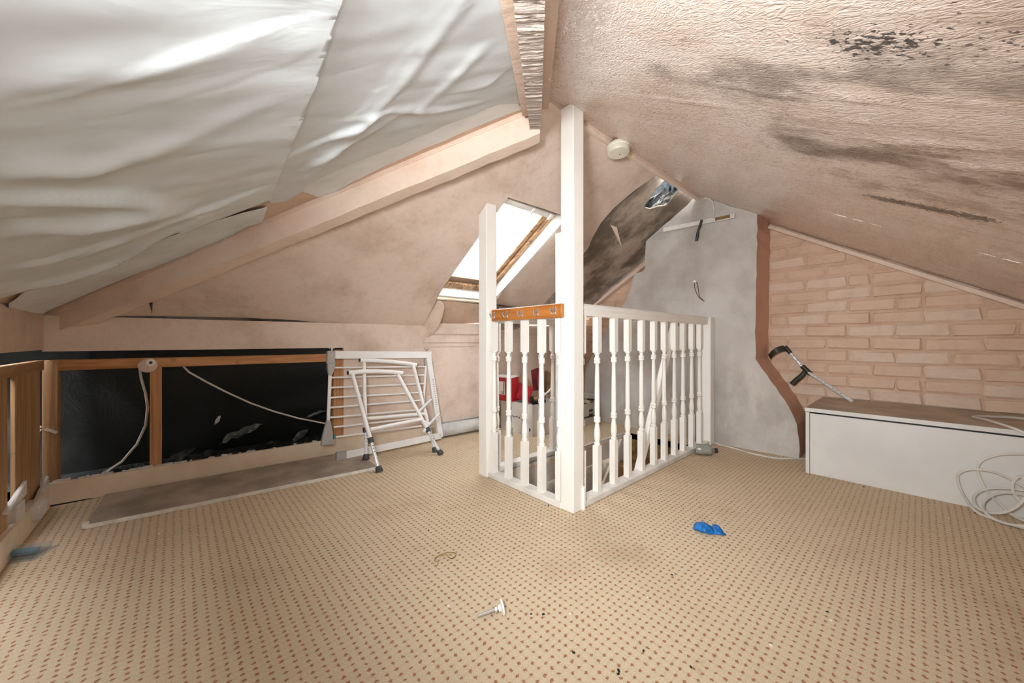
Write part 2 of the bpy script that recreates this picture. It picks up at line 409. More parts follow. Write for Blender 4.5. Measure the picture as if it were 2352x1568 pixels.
def pip(p, poly):
    c = False; j = len(poly) - 1
    for i in range(len(poly)):
        a, b = poly[i], poly[j]
        if (a[1] > p[1]) != (b[1] > p[1]) and p[0] < (b[0] - a[0]) * (p[1] - a[1]) / (b[1] - a[1]) + a[0]: c = not c
        j = i
    return c
def sheet(polys, step, fn, mb=None, jitter=0.0, holes=()):
    """triangulated sheet over a plan outline, every vertex lifted by fn(x, y)"""
    mb = mb or MB(); vs = []; es = []
    for poly in [polys] + list(holes):
        fine = []
        for i, a in enumerate(poly):
            b = poly[(i + 1) % len(poly)]; L = math.hypot(b[0] - a[0], b[1] - a[1]); k = max(1, int(L / step))
            for q in range(k):
                t = q / k; fine.append((a[0] + (b[0] - a[0]) * t, a[1] + (b[1] - a[1]) * t))
        if jitter:
            fine = [(p[0] + random.uniform(-jitter, jitter), p[1] + random.uniform(-jitter, jitter)) for p in fine]
        o = len(vs); vs += [Vector(p) for p in fine]; es += [(o + i, o + (i + 1) % len(fine)) for i in range(len(fine))]
    xs = [p[0] for p in polys]; ys = [p[1] for p in polys]
    x = min(xs) + step * 0.5
    while x < max(xs):
        y = min(ys) + step * 0.5
        while y < max(ys):
            p = (x, y)
            if pip(p, polys) and not any(pip(p, h) for h in holes): vs.append(Vector(p))
            y += step
        x += step
    r = delaunay_2d_cdt(vs, es, [], 0, 1e-5)
    tris = [tuple(f) for f in r[2]]
    if True:
        def cen(f): return (sum(r[0][i][0] for i in f) / len(f), sum(r[0][i][1] for i in f) / len(f))
        tris = [f for f in tris if pip(cen(f), polys) and not any(pip(cen(f), h) for h in holes)]
    mb.add([fn(p[0], p[1]) for p in r[0]], tris)
    return mb
def segd(p, a, b):
    ax, ay = a; bx, by = b; dx, dy = bx - ax, by - ay; L = dx * dx + dy * dy
    t = max(0, min(1, ((p[0] - ax) * dx + (p[1] - ay) * dy) / L)) if L else 0
    qx, qy = ax + dx * t, ay + dy * t
    s = (dx * (p[1] - ay) - dy * (p[0] - ax))
    return math.hypot(p[0] - qx, p[1] - qy), (1 if s > 0 else -1), t
FA = 1.25
def crease(p, line, w, amp, mode='ridge'):
    best = (9, 1); n = len(line) - 1; tt = 0
    for i in range(n):
        d, sg, t = segd(p, line[i], line[i + 1])
        if d < best[0]: best = (d, sg); tt = (i + t) / n
    d, sg = best; fade = math.sin(math.pi * max(0.06, min(0.94, tt))) ** 0.5
    if d > 5 * w: return 0.0
    if mode == 'ridge': return FA * amp * fade * math.exp(-(d / w) ** 2)
    sd = d * sg; e = 1.0 / (1.0 + math.exp(-max(-40, min(40, sd / 0.0055))))
    return FA * amp * fade * e * math.exp(-d / (2.4 * w))

# ---------------------------------------------------------------- the room shell
XL, XR, YN = -0.47, 3.39, -0.75
# floor with the stairwell opening
fb = MB(); hole = [(1.385, 1.105), (2.82, 1.105), (2.82, 1.690), (1.385, 1.690)]
sheet([(XL, YN), (XR, YN), (XR, 2.58), (XL, 2.82)], 0.25, lambda x, y: (x, y, 0), fb, holes=[hole])
floor = fb.build('floor', 'carpet', origin=(0, 0, 0), thick=0.10, off=-1, orient=True)
# keep the top face up
struct(floor, 'beige carpet with small rust-brown dots in rows', 'floor')

# right gable wall: mortar bed with bricks standing proud
wr = MB(); wr.prism([(XR, YN, 0), (XR, RY, 0), (XR, 2.9, 0), (XR, 2.9, 0.85), (XR, RY, RZ + 0.04), (XR, YN, z_near(0, YN) + 0.04)], (0.08, 0, 0))
wall_right = struct(wr.build('wall_right', 'mortar', origin=(XR, RY, 0)), 'peach painted brick gable wall with sloping top', 'wall')
def brick_mesh(seed, L, H, D):
    random.seed(seed); b = bmesh.new(); bmesh.ops.create_cube(b, size=1.0)
    bmesh.ops.scale(b, vec=(D, L, H), verts=b.verts)
    bmesh.ops.bevel(b, geom=[e for e in b.edges], offset=0.009, segments=1, affect='EDGES')
    for v in b.verts: v.co += Vector((random.uniform(-.003, .003), random.uniform(-.008, .008), random.uniform(-.0045, .0045)))
    me = bpy.data.meshes.new('brick'); b.to_mesh(me); b.free(); me.materials.append(MT[random.choice(['brick', 'brick', 'brick_lt'])]); return me
BH = 0.0745
full = [brick_mesh(i, 0.220, BH, 0.03) for i in range(6)]
half = [brick_mesh(20 + i, 0.102, BH, 0.03) for i in range(3)]
random.seed(11)
def brick_at(y, z, me, proud):
    o = bpy.data.objects.new('brick', me); COL.objects.link(o)
    o.rotation_euler = (random.uniform(-.012, .012), 0, random.uniform(-.015, .015))
    place(o, Vector((XR + 0.015 - proud, y, z)), wall_right)
for k in range(17):
    z = 0.335 + 0.0855 * k; off = 0.1175 * (k % 2) + random.uniform(-.02, .02)
    y = 0.775 - (0.055 if k % 2 else 0.11)
    if k % 2: me = random.choice(half); w = 0.102
    else: me = random.choice(full); w = 0.216
    first = True
    while y > -0.62:
        if not first:
            me, w = (random.choice(half), 0.102) if random.random() < 0.07 else (random.choice(full), 0.216)
            y -= w / 2 + 0.012
        sm = 0.004 if (z > 1.2 and y > 0.2) else (0.007 if y > 0.45 else 0.012)
        if z - BH / 2 < z_near(0, y) - 0.03: brick_at(y, z + random.uniform(-.003, .003), me, sm)
        y -= w / 2; first = False
for k in range(9):
    z = 0.63 + 0.0855 * k; y = 1.78 + (0.1 if k % 2 else 0.0)
    while y < 2.5:
        me = random.choice(full)
        if z + BH / 2 < z_far(3.3, y) - 0.02 and y > 1.7 + 0.35 * max(0, (1.35 - z)): brick_at(y, z, me, 0.008)
        y += 0.232
# trims under the slopes on the gable
struct(MB().bar((3.365, 0.772, z_near(0, 0.772) - 0.03), (3.365, YN, z_near(0, YN) - 0.03), 0.045, 0.026, (0, -.6, 1)).build('trim_4', 'peach_wood', bevel=.003), 'thin peach batten where the brick wall meets the stained ceiling', 'trim')
struct(MB().bar((3.35, 1.72, z_far(0, 1.72) - 0.045), (3.35, 2.56, z_far(0, 2.56) - 0.02), 0.06, 0.028, (0, .6, 1)).build('trim_5', 'peach_wood', bevel=.003), 'short peach batten left of the chimney under the mouldy roof', 'trim')

# chimney breast, flared towards the floor
chp = [(0.77, 1.684), (1.18, RZ), (1.61, 1.655), (1.615, 1.52), (1.63, 1.40), (1.72, 1.385), (1.74, 1.30), (1.80, 1.15), (2.02, 0.90), (2.26, 0.50), (2.26, 0.0), (0.53, 0.0), (0.536, 0.12), (0.545, 0.22), (0.58, 0.325), (0.66, 0.46), (0.745, 0.585), (0.778, 0.65), (0.782, 0.80), (0.776, 1.2)]
# subdivide and roughen the outline
cf = []
for i, a in enumerate(chp):
    b = chp[(i + 1) % len(chp)]; L = math.hypot(b[0] - a[0], b[1] - a[1]); k = max(1, int(L / 0.05))
    for q in range(k):
        t = q / k; cf.append((a[0] + (b[0] - a[0]) * t + random.uniform(-.004, .004), max(0.0, a[1] + (b[1] - a[1]) * t + (random.uniform(-.004, .004) if 0 < a[1] else 0))))
cm = MB()
fr = sheet(cf, 0.08, lambda y, z: (3.05 - 0.012 * noise.noise((y * 3, z * 3, 0)) - 0.006 * noise.noise((y * 11, z * 11, 2)), y, z), jitter=0.0)
cm.add(fr.v, fr.f, 0)
n = len(cf)
cm.add([(3.05 - 0.012 * noise.noise((y * 3, z * 3, 0)) - 0.006 * noise.noise((y * 11, z * 11, 2)), y, z) for y, z in cf] + [(3.40, y, z) for y, z in cf], [(i, (i + 1) % n, n + (i + 1) % n, n + i) for i in range(n)], 1)
struct(cm.build('wall_chimney', ['render', 'red_peach'], origin=(3.2, 1.2, 0)), 'grey rendered chimney breast with red-peach painted side', 'chimney')

# near ceiling slope with paper seams and ridges
HB0, HB1 = (0.418, 0.420), (1.197, 1.162)               # plan line of the near hip beam
def pl(fn, pts): return [tuple(fn(*p))[:2] for p in pts]
near_cr = [(pl(on_near, [(1300, 205), (1480, 225), (1830, 262)]), .006, .004), (pl(on_near, [(1690, 212), (2000, 228), (2340, 246)]), .006, .005),
           (pl(on_near, [(1880, 268), (2100, 288), (2345, 322)]), .006, .004), (pl(on_near, [(1950, 322), (2150, 330), (2345, 345)]), .008, .006),
           (pl(on_near, [(2000, 342), (2100, 345), (2240, 370)]), .006, .005), (pl(on_near, [(2150, 378), (2350, 392)]), .008, .006),
           (pl(on_near, [(1770, 340), (2000, 352), (2200, 350)]), .007, .004), (pl(on_near, [(1560, 180), (1800, 215), (1900, 200)]), .007, .003),
           (pl(on_near, [(1700, 395), (1950, 425), (2345, 480)]), .006, .003), (pl(on_near, [(1500, 300), (1700, 345), (1920, 395)]), .006, .002)]
def near_fn(x, y):
    d = 0.004 * noise.noise((x * 5, y * 3, 1))
    for ln, w, a in near_cr: d += crease((x, y), ln, w, a)
    return (x, y, z_near(x, y) - d)
def hipx(y): return HB0[0] + (y - HB0[1]) * (HB1[0] - HB0[0]) / (HB1[1] - HB0[1])
nc = sheet([(hipx(YN), YN), (2.3, YN), (2.3, RY), (hipx(RY), RY)], 0.016, near_fn)
sheet([(2.3, YN), (3.45, YN), (3.45, RY), (2.3, RY)], 0.06, near_fn, nc)
struct(nc.build('ceiling', 'ceil_right', origin=(2, 0.3, 1.3), smooth=True), 'sloping ceiling of glossy peeling peach paint with black mould', 'ceiling')

# far slope: the plaster skin, torn away beside the chimney and under the skylight
WX0, WX1, WY0, WY1 = 1.453, 2.005, 1.635, 2.445
skin = [(1.19, RY), (2.44, RY), (2.37, 1.33), (2.335, 1.48), (2.35, 1.60), (2.41, 1.72), (2.47, 1.80), (2.50, 1.92), (2.57, 2.04), (2.605, 2.20), (2.59, 2.44), (2.30, 2.455),
        (WX1, WY1), (WX1, WY0), (WX0, WY0), (WX0, WY1), (1.46, 2.56), (1.475, 2.735), (0.6, 2.735), (-0.47, 2.80), (-0.45, 2.80)]
skin = skin[:-2] + [(-0.48, 2.80), (-0.48, 2.84)]
def far_fn(off):
    def f(x, y):
        b = 0.010 * noise.noise((x * 2.2, y * 2.2, 4)) + 0.003 * noise.noise((x * 9, y * 5, 7))
        p = Vector((x, y, z_far(x, y) + b)); return p + NF * off
    return f
crk = [tuple(on_far(*q))[:2] for q in ((338, 682), (352, 681), (349, 722))]
sk = sheet(skin, 0.035, far_fn(0.0), holes=[crk])
# the bumpy outline of the tear gets real thickness
struct(sk.build('ceiling_far', 'peach', origin=(1, 1.9, 1.4), smooth=False, thick=0.012, off=1, orient=True), 'peach plaster roof slope around the skylight, torn at its right edge', 'ceiling')
ceil_far = bpy.data.objects['ceiling_far']
back = sheet([(-0.5, RY - 0.02), (3.45, RY - 0.02), (3.45, 2.95), (-0.5, 2.95)], 0.07, far_fn(0.035), holes=[[(WX0 - .012, WY0 - .012), (WX1 + .012, WY0 - .012), (WX1 + .012, WY1 + .012), (WX0 - .012, WY1 + .012)],
      [(2.60, 1.215), (2.72, 1.205), (2.84, 1.215), (2.86, 1.27), (2.90, 1.33), (2.82, 1.36), (2.76, 1.40), (2.70, 1.41), (2.655, 1.395), (2.63, 1.33), (2.61, 1.29)]])
struct(back.build('ceiling_backing', 'torn', origin=(1, 1.9, 1.4), thick=0.012, off=1, orient=True), 'bare mouldy boards where the plaster has come away beside the chimney', 'ceiling')
lw_ = sheet([(1.47, WY1 + .03), (2.62, WY1 + .03), (2.62, 2.77), (1.47, 2.77)], 0.04, far_fn(0.022))
lw_.build('lower_boarding', 'peach_dull', bpy.data.objects['ceiling_backing'], orient=True)
# flap of plaster paper hanging below the skylight corner
fl = MB(); rows = 7
for i in range(rows):
    t = i / (rows - 1); a = Vector((1.462 - 0.01 * t, 2.45 + 0.26 * t, 0)); a.z = z_far(a.x, a.y) - 0.004
    for j in range(6):
        s = j / 5; w = 0.075 * math.sin(math.pi * (0.25 + 0.62 * t)); ang = s * 1.9
        fl.v.append(a + Vector((w * math.sin(ang) * 0.95, -0.01 * s, -w * (1 - math.cos(ang)) * 0.9 - 0.035 * t * s)))
for i in range(rows - 1):
    for j in range(5): fl.f.append((i * 6 + j, i * 6 + j + 1, (i + 1) * 6 + j + 1, (i + 1) * 6 + j)); fl.mi.append(0)
fl.build('plaster_flap', 'peach', ceil_far, True, thick=0.002)
fl = MB(); tri = [on_far(1397, 512), on_far(1409, 515), on_far(1417, 556)]
fl.prism([tri[0] + Vector((0, -.02, -.02)), tri[1] + Vector((0, -.03, -.03)), tri[2] + Vector((-.02, -.06, -.06))], (0.003, .003, .003)); fl.build('paper_shred', 'peach', ceil_far)
# wrinkled slating felt seen through the hole in the roof
sl = sheet([(2.5, 1.10), (3.0, 1.10), (3.0, 1.5), (2.5, 1.5)], 0.012, lambda x, y: Vector((x, y, z_far(x, y))) + NF * (0.085 + 0.02 * noise.noise((x * 14, y * 14, 3)) + 0.012 * noise.noise((x * 30, y * 9, 3))))
tag(sl.build('roofing_felt', 'slate_sheet', smooth=True), 'crumpled dark blue-black felt seen through the hole in the roof', 'felt')

# hip end: peach boarding behind the membrane
hipb = [(1.20, 1.16), (-0.48, 2.84), (-0.52, 2.84), (-0.52, YN), (hipx(YN), YN)]
hb = sheet(hipb, 0.12, lambda x, y: (x, y, z_hip(x, y)))
struct(hb.build('ceiling_hip', 'peach_dull', origin=(0.2, 1, 1.3), thick=0.02, off=1, orient=True), 'peach boarding behind the white membrane', 'ceiling')

# left and near knee walls
wl = MB(); wl.box((XL - 0.01, 1.02, (0.742 + 0.925) / 2), (0.02, 3.56, 0.183))
wall_left = struct(wl.build('wall_left', 'peach_dull', origin=(XL, 1.9, 0)), 'peach strip of knee wall above bare brown studs', 'wall')
struct(MB().box((1.46, YN - 0.02, 0.40), (3.95, 0.04, 0.84)).build('wall_near', 'peach_dull'), 'plain peach knee wall on the near side', 'wall')
# far knee wall
def kbox(x0, x1, z0, z1, y0, y1, mb=None):
    """slab along the slightly skewed knee wall; y0,y1 are offsets from the wall line (negative = into the room)"""
    mb = mb or MB()
    pts = [(x0, kw(x0) + y0), (x1, kw(x1) + y0), (x1, kw(x1) + y1), (x0, kw(x0) + y1)]
    return mb.prism([(a, b, z0) for a, b in pts], (0, 0, z1 - z0))
wall_far = struct(kbox(0.862, XR, 0.0, 0.738, 0.0, 0.02).build('wall_far', 'peach', origin=(1.2, 2.7, 0)), 'peach plasterboard knee wall below the skylight', 'wall')
kbox(-0.475, XR, 0.734, 0.905, -0.006, 0.02).build('plaster_strip', 'peach', wall_far)
kbox(1.46, XR, 0.765, 0.80, -0.014, 0.0).build('plaster_ledge', 'peach', wall_far, bevel=.004)
kbox(1.50, XR, 0.835, 0.93, -0.02, 0.03).build('plaster_ledge', 'peach', wall_far, bevel=.008)
kbox(-0.455, 0.80, 0.640, 0.692, 0.012, 0.06).build('top_plate', 'orange_x', wall_far, bevel=.002)
kbox(-0.477, -0.429, 0.06, 0.690, 0.0, 0.07).build('stud', 'brown_z', wall_far, bevel=.002)
kbox(-0.111, -0.064, 0.06, 0.645, 0.012, 0.06).build('stud', 'orange_z', wall_far, bevel=.002)
kbox(0.800, 0.862, 0.06, 0.72, 0.006, 0.07).build('stud', 'orange_z', wall_far, bevel=.002)
wl_parts = [((-0.50, 2.45), (2.03, 2.27), 0.04, 0.67), ((-0.515, -0.50), (2.345, 2.715), 0.04, 0.66)]
MB().box((-0.475, 2.15, 0.36), (0.02, 0.22, 0.64)).build('stud', 'brown_z', wall_left, bevel=.002)
MB().box((-0.478, 2.557, 0.35), (0.012, 0.352, 0.62)).build('board', 'brown_z', wall_left, bevel=.002)
MB().bar((-0.475, 2.735, 0.672), (-0.475, 1.6, 0.672), 0.03, 0.045).build('rail', 'brown_y', wall_left, bevel=.002)
for y in (1.7, 1.2, 0.7, 0.2, -0.3): MB().box((-0.49, y, 0.36), (0.05, 0.06, 0.64)).build('stud', 'brown_z', wall_left)
# paint flecks on the corner stud
pf = MB()
for a, b in (((104, 985), (113, 988)), ((113, 987), (130, 994)), ((84, 985), (94, 978)), ((86, 992), (92, 985))):
    p0, p1 = at(*a, (0, 1, 0), 2.786), at(*b, (0, 1, 0), 2.786); pf.bar(p0, p1, 0.004, 0.012)
pf.build('plaster_fleck', 'white_old', wall_far)
# baseboards
struct(kbox(-0.452, 1.05, 0.0, 0.108, -0.022, 0.0).build('baseboard_far', 'cream_wood', bevel=.003), 'cream painted skirting below the open eaves', 'baseboard')
kbox(1.05, XR, 0.0, 0.085, -0.016, 0.0).build('skirting', 'cream_wood', wall_far, bevel=.003)
struct(MB().box((-0.455, 1.0, 0.05), (0.02, 3.5, 0.10)).build('baseboard_left', 'cream_wood', bevel=.003), 'cream skirting along the left knee wall', 'baseboard')
# crumbs of plaster along the skirting top
pc = MB(); random.seed(3)
for i in range(60):
    x = random.uniform(-0.44, 0.02) if i < 45 else random.uniform(0.02, 0.75); s = random.uniform(.006, .018)
    pc.box((x, kw(x) - random.uniform(0.0, 0.016), 0.110 + s * 0.18), (s * 1.6, s, s * 0.4), Matrix.Rotation(random.uniform(0, 3), 3, 'Z'))
tag(pc.build('plaster_crumbs', 'white_old'), 'white plaster crumbs lying along the top of the skirting', 'crumbs', kind='stuff')
# eaves void lined with black polythene
ev = MB()
def lining(u, v): return (u, 3.36 - 0.47 * v + 0.025 * noise.noise((u * 3, v * 4, 1)) + 0.012 * noise.noise((u * 9, v * 8, 5)), -0.03 + 1.03 * v)
sheet([(-0.84, 0), (0.985, 0), (0.985, 1), (-0.84, 1)], 0.03, lining, ev)
tag(ev.build('polythene_lining', 'black_sheet', smooth=True), 'black polythene sheet lining the open eaves behind the studs', 'sheet')
ev = MB(); sheet([(-0.75, 0), (3.1, 0), (3.1, 1), (-0.75, 1)], 0.05, lambda u, v: (-0.80 + 0.12 * v + 0.02 * noise.noise((u * 3, v * 4, 8)), u, 0.02 + 0.95 * v), ev)
tag(ev.build('polythene_lining', 'black_sheet', smooth=True), 'black polythene behind the brown boards of the left knee wall', 'sheet')
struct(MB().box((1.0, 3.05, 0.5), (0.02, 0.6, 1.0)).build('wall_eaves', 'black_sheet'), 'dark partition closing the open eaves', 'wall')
struct(MB().box((0.05, 3.16, -0.02), (2.0, 0.80, 0.05)).box((-0.66, 1.2, -0.02), (0.37, 3.9, 0.05)).build('floor_eaves', 'void_floor'), 'dark dusty floor of the open eaves', 'floor')

# skylight, built in the plane of the far slope
def wp(x, y, nrm): return Vector((x, y, RZ - 0.635 * (y - RY))) + NF * nrm
def wbar(x0, x1, y0, y1, n0, n1): 
    return MB().prism([wp(x0, y0, n0), wp(x1, y0, n0), wp(x1, y1, n0), wp(x0, y1, n0)], NF * (n1 - n0))
win = bpy.data.objects.new('window_1', None); COL.objects.link(win); place(win, wp(1.73, 2.04, 0.0), None); struct(win, 'timber skylight with bright overcast sky behind', 'window')
a0, a1, b0, b1 = WX0, WX1, WY0, WY1
wbar(a1 - .008, a1 + .010, b0 - .01, b1 + .01, -0.004, 0.135).build('lining_board', 'white_old', win, bevel=.002)
wbar(a0 - .012, a0 + .004, b0 - .01, b1 + .01, 0.0, 0.135).build('lining_board', 'white_old', win, bevel=.002)
wbar(a0, a1, b0 - .015, b0 + .003, 0.0, 0.135).build('lining_board', 'peach', win, bevel=.002)
wbar(a0, a1, b1 - .006, b1 + .014, -0.004, 0.135).build('lining_board', 'white_old', win, bevel=.002)
wbar(a0 - .02, a1 + .01, b1 + .022, b1 + .034, -0.010, 0.008).build('bottom_bead', 'cream_wood', win)
for q in ((a0, a0 + .035, b0, b1), (a1 - .045, a1 - .008, b0, b1)):
    wbar(*q, 0.085, 0.135).build('frame_stile', 'sash_wood', win, bevel=.004)
wbar(a0, a1, b0, b0 + .035, 0.085, 0.135).build('frame_rail', 'black_plastic', win, bevel=.004)
wbar(a0, a1, b1 - .055, b1 - .006, 0.080, 0.135).build('frame_rail', 'sash_wood', win, bevel=.004)
for q in ((a0 + .035, a0 + .075), (a1 - .085, a1 - .045)):
    wbar(*q, b0 + .035, b1 - .06, 0.105, 0.150).build('sash_stile', 'sash_wood', win, bevel=.005)
wbar(a0 + .035, a1 - .045, b0 + .035, b0 + .075, 0.100, 0.150).build('sash_rail', 'sash_wood', win, bevel=.005)
wbar(a0 + .035, a1 - .045, b1 - .100, b1 - .055, 0.100, 0.150).build('sash_rail', 'sash_dirty', win, bevel=.006)
wbar(a0 + .04, a1 - .03, b0 + .050, b0 + .082, 0.066, 0.098).build('vent_bar', 'white_old', win, bevel=.005)
for x in (a0 + .30, a0 + .47):
    wbar(x, x + .018, b0 + .045, b0 + .088, 0.055, 0.068).build('vent_clip', 'white_paint', win, bevel=.003)
wbar(a0 + .07, a1 - .08, b0 + .07, b1 - .095, 0.128, 0.132).build('pane', 'glass', win)

# hip boards, beam and ridge trim
def hz_top(x): return 1.1826 + 0.553 * x
def hz_bot(x): return 0.807 + 0.543 * (x + 0.473)
d45 = Vector((1, 1, 0)).normalized()
hbm = MB(); A = Vector((-0.475, 2.835, 0)); B = Vector((1.212, 1.148, 0)); N = 40; rings = []
random.seed(5)
for i in range(N + 1):
    p = A.lerp(B, i / N); zt = hz_top(p.x) + 0.05; zb = hz_bot(p.x); j = random.uniform(-.002, .002)
    rings.append([Vector((p.x, p.y, zb + j)) - d45 * 0.0, Vector((p.x, p.y, zb + j + random.uniform(-.002, .002))) + d45 * 0.085, Vector((p.x, p.y, zt)) + d45 * 0.085, Vector((p.x, p.y, zt))])
hbm.ring(rings)
struct(hbm.build('trim_1', 'peach_wood'), 'long peach painted hip board rising from the left corner to the ridge', 'beam')
rib = []
for i in range(N + 1):
    p = A.lerp(B, i / N) - d45 * 0.006; zt = hz_top(p.x) - 0.005
    rib.append([Vector((p.x, p.y, zt - 0.016)), Vector((p.x, p.y, zt - 0.016)) + d45 * 0.01, Vector((p.x, p.y, zt + .02)) + d45 * 0.01, Vector((p.x, p.y, zt + .02))])
MB().ring(rib).build('edge_strip', 'peach_wood', bpy.data.objects['trim_1'])
# near hip beam: rough fissured plaster casing with a batten each side
bd = (Vector((HB1[0], HB1[1], 0)) - Vector((HB0[0], HB0[1], 0))); tl = bd.length; bdn = bd.normalized(); bs = Vector((bdn.y, -bdn.x, 0))
def beam_z(t): return 1.335 + (1.739 - 1.335) * t           # t=0 at HB0, 1 at HB1
def beam_p(t): return Vector((HB0[0], HB0[1], 0)) + bd * t
bm_ = MB(); T0, T1, NS_ = -0.75, 1.0, 300; rings = []
for i in range(NS_ + 1):
    t = T0 + (T1 - T0) * i / NS_; p = beam_p(t); z = beam_z(t)
    ruff = 0.0045 * noise.noise((t * 46, 0, 0)) + 0.003 * noise.noise((t * 110, 3, 0))
    if t > 0.95: ruff *= 0.2
    row = []
    for s in (-0.0255, -0.012, 0.0, 0.012, 0.0255):
        row.append(p + bs * (s + (0.0015 * noise.noise((t * 60, s * 90, 9)) if abs(s) > .02 else 0)) + Vector((0, 0, z + ruff + 0.003 * noise.noise((t * 60, s * 60, 2)))))
    row += [p + bs * 0.0255 + Vector((0, 0, z + 0.30)), p - bs * 0.0255 + Vector((0, 0, z + 0.30))]
    rings.append(row)
bm_.ring(rings)
beam = struct(bm_.build('trim_2', 'fissure', smooth=False), 'rough fissured hip beam overhead between membrane and stained ceiling', 'beam')
for sgn, dz in ((-1, 0.045), (1, 0.07)):
    rr = []
    for i in range(61):
        t = T0 + (0.93 - T0) * i / 60; p = beam_p(t); e = 0.002 * noise.noise((t * 50, sgn, 0))
        q0 = p + bs * sgn * 0.024; q1 = p + bs * sgn * (0.056 + e); z0 = beam_z(t) + dz + e
        rr.append([q0 + Vector((0, 0, z0)), q1 + Vector((0, 0, z0)), q1 + Vector((0, 0, z0 + 0.16)), q0 + Vector((0, 0, z0 + 0.16))])
    MB().ring(rr).build('batten', 'peach_dull', beam)
MB().tube([beam_p(.62) + bs * .058 + Vector((0, 0, beam_z(.62) + .09)), beam_p(.58) + bs * .062 + Vector((0, 0, beam_z(.58) + .07)), beam_p(.52) + bs * .045 + Vector((0, 0, beam_z(.52) + .055))], 0.0012, 5).build('loose_thread', 'white_paint', beam)
# ridge trim
struct(MB().bar((1.27, RY - 0.012, RZ - 0.022), (3.05, RY - 0.012, RZ - 0.022), 0.03, 0.035).build('trim_3', 'peach_wood', bevel=.003), 'peach ridge batten running from the beam to the chimney', 'trim')

# ---------------------------------------------------------------- membrane sheets hung on the hip end
def hpl(pts): return pl(on_hip, pts)
seam = hpl([(769, 0), (742, 100), (700, 225), (668, 310), (640, 385), (622, 440)])
foldsA = [(hpl([(0, 395), (150, 392), (300, 402), (370, 420), (415, 440)]), .022, .030, 'step'), (hpl([(0, 345), (90, 318), (200, 325), (330, 300)]), .030, .018, 'ridge'),
          (hpl([(0, 500), (80, 470), (200, 470), (330, 440), (420, 445)]), .03, .024, 'ridge'), (hpl([(190, 548), (300, 505), (390, 470), (500, 440), (560, 420)]), .016, .018, 'step'),
          (hpl([(330, 580), (400, 520), (450, 470), (505, 455)]), .02, .016, 'step'), (hpl([(200, 110), (320, 75), (440, 45), (560, 15)]), .02, .012, 'step'),
          (hpl([(0, 120), (160, 90), (330, 60)]), .03, .010, 'ridge'), (hpl([(0, 640), (150, 610), (300, 560), (400, 500)]), .025, .020, 'ridge'),
          (hpl([(0, 580), (120, 560), (260, 520)]), .02, .016, 'step'), (hpl([(250, 300), (420, 270), (600, 200)]), .03, .006, 'ridge')]
foldsB = [(hpl([(1072, 0), (926, 190), (819, 292), (721, 393), (703, 417)]), .012, .016, 'step'), (hpl([(655, 350), (740, 310), (830, 270), (890, 230)]), .02, .014, 'step'),
          (hpl([(700, 380), (760, 340), (900, 260)]), .02, .012, 'ridge'), (hpl([(1150, 165), (1120, 185), (1060, 200)]), .014, .010, 'step'),
          (hpl([(800, 265), (900, 240), (1000, 245), (1100, 228)]), .018, .008, 'ridge'), (hpl([(960, 250), (1060, 150), (1110, 100)]), .02, .006, 'ridge')]
def mem_fn(off, folds, seed, sag=0.0):
    def f(x, y):
        d = off + 0.006 * noise.noise((x * 4, y * 7, seed)) + 0.003 * noise.noise((x * 9, y * 17, seed + 3))
        for ln, w, a, m in folds: d += crease((x, y), ln, w, a, m)
        if sag: d = min(d, sag + 0.012 * sstep(seam[0][0] - 9, 9, 0)) if crease((x, y), seam, 0.03, 1.0) > 0.02 else d
        return (x, y, z_hip(x, y) - max(0.004, d))
    return f
seam = hpl([(769, 0), (742, 100), (700, 225), (668, 310), (640, 385), (622, 440)])
top_hip = [tuple((beam_p(t) - bs * 0.03))[:2] for t in (-0.7, -0.3, 0.1, 0.5, 0.8)]
lowA = pl(lambda a, b: at(a, b, (-0.553, 0, 1), 1.1826 - 0.045), [(616, 465), (560, 490), (510, 509), (440, 528), (374, 546), (306, 584), (190, 635), (68, 672), (0, 690)])
lowB = hpl([(619, 461), (653, 458), (690, 436), (703, 418), (740, 400), (813, 366), (914, 327), (1057, 268), (1146, 232), (1198, 232)])
# sheet A: big left sheet, its upper edge runs on over the camera
ov = [tuple(p) for p in hpl([(777, -60)])]
polyA = seam + lowA + [(-0.44, lowA[-1][1]), (-0.44, -0.40), (0.0, -0.02), (seam[0][0] - 0.10, seam[0][1] - 0.155), ]
e1 = Vector(seam[1]) - Vector(seam[0])
up = Vector(seam[0]) - e1.normalized() * 0.30
polyA = seam + lowA + [(-0.45, lowA[-1][1] - .02), (-0.45, -0.42), (-0.12, -0.14), (0.05, 0.06), tuple(up)]
mA = sheet(polyA, 0.0105, mem_fn(0.036, foldsA, 1))
tag(mA.build('membrane_sheet', 'membrane', smooth=True, thick=0.0015), 'large grey-white wrinkled membrane sheet covering the upper left roof', 'membrane', 'roof membrane sheets')
polyB = lowB + [tuple((beam_p(t) - bs * 0.035))[:2] for t in (0.90, 0.6, 0.3, 0.0, -0.25)] + [tuple(Vector(up) + Vector((0.03, -0.02)))] + [(p[0] - .012, p[1] + .012) for p in seam[::1]]
mB = sheet(polyB, 0.0105, mem_fn(0.010, foldsB, 5, 0.024))
tag(mB.build('membrane_sheet', 'membrane', smooth=True, thick=0.0015), 'white membrane sheet beside the hip beam, lapped under the big sheet', 'membrane', 'roof membrane sheets')
stripL = hpl([(20, 735), (58, 735), (146, 692), (238, 652), (391, 594), (530, 536), (565, 517), (602, 505), (614, 468), (560, 480), (440, 518), (300, 570), (190, 620), (68, 655), (20, 690)])
mC = sheet(stripL, 0.015, mem_fn(0.012, [], 9))
tag(mC.build('plastic_strip', 'foil', smooth=True, thick=0.001), 'pale bluish plastic strip along the lower left part of the hip board', 'plastic strip')
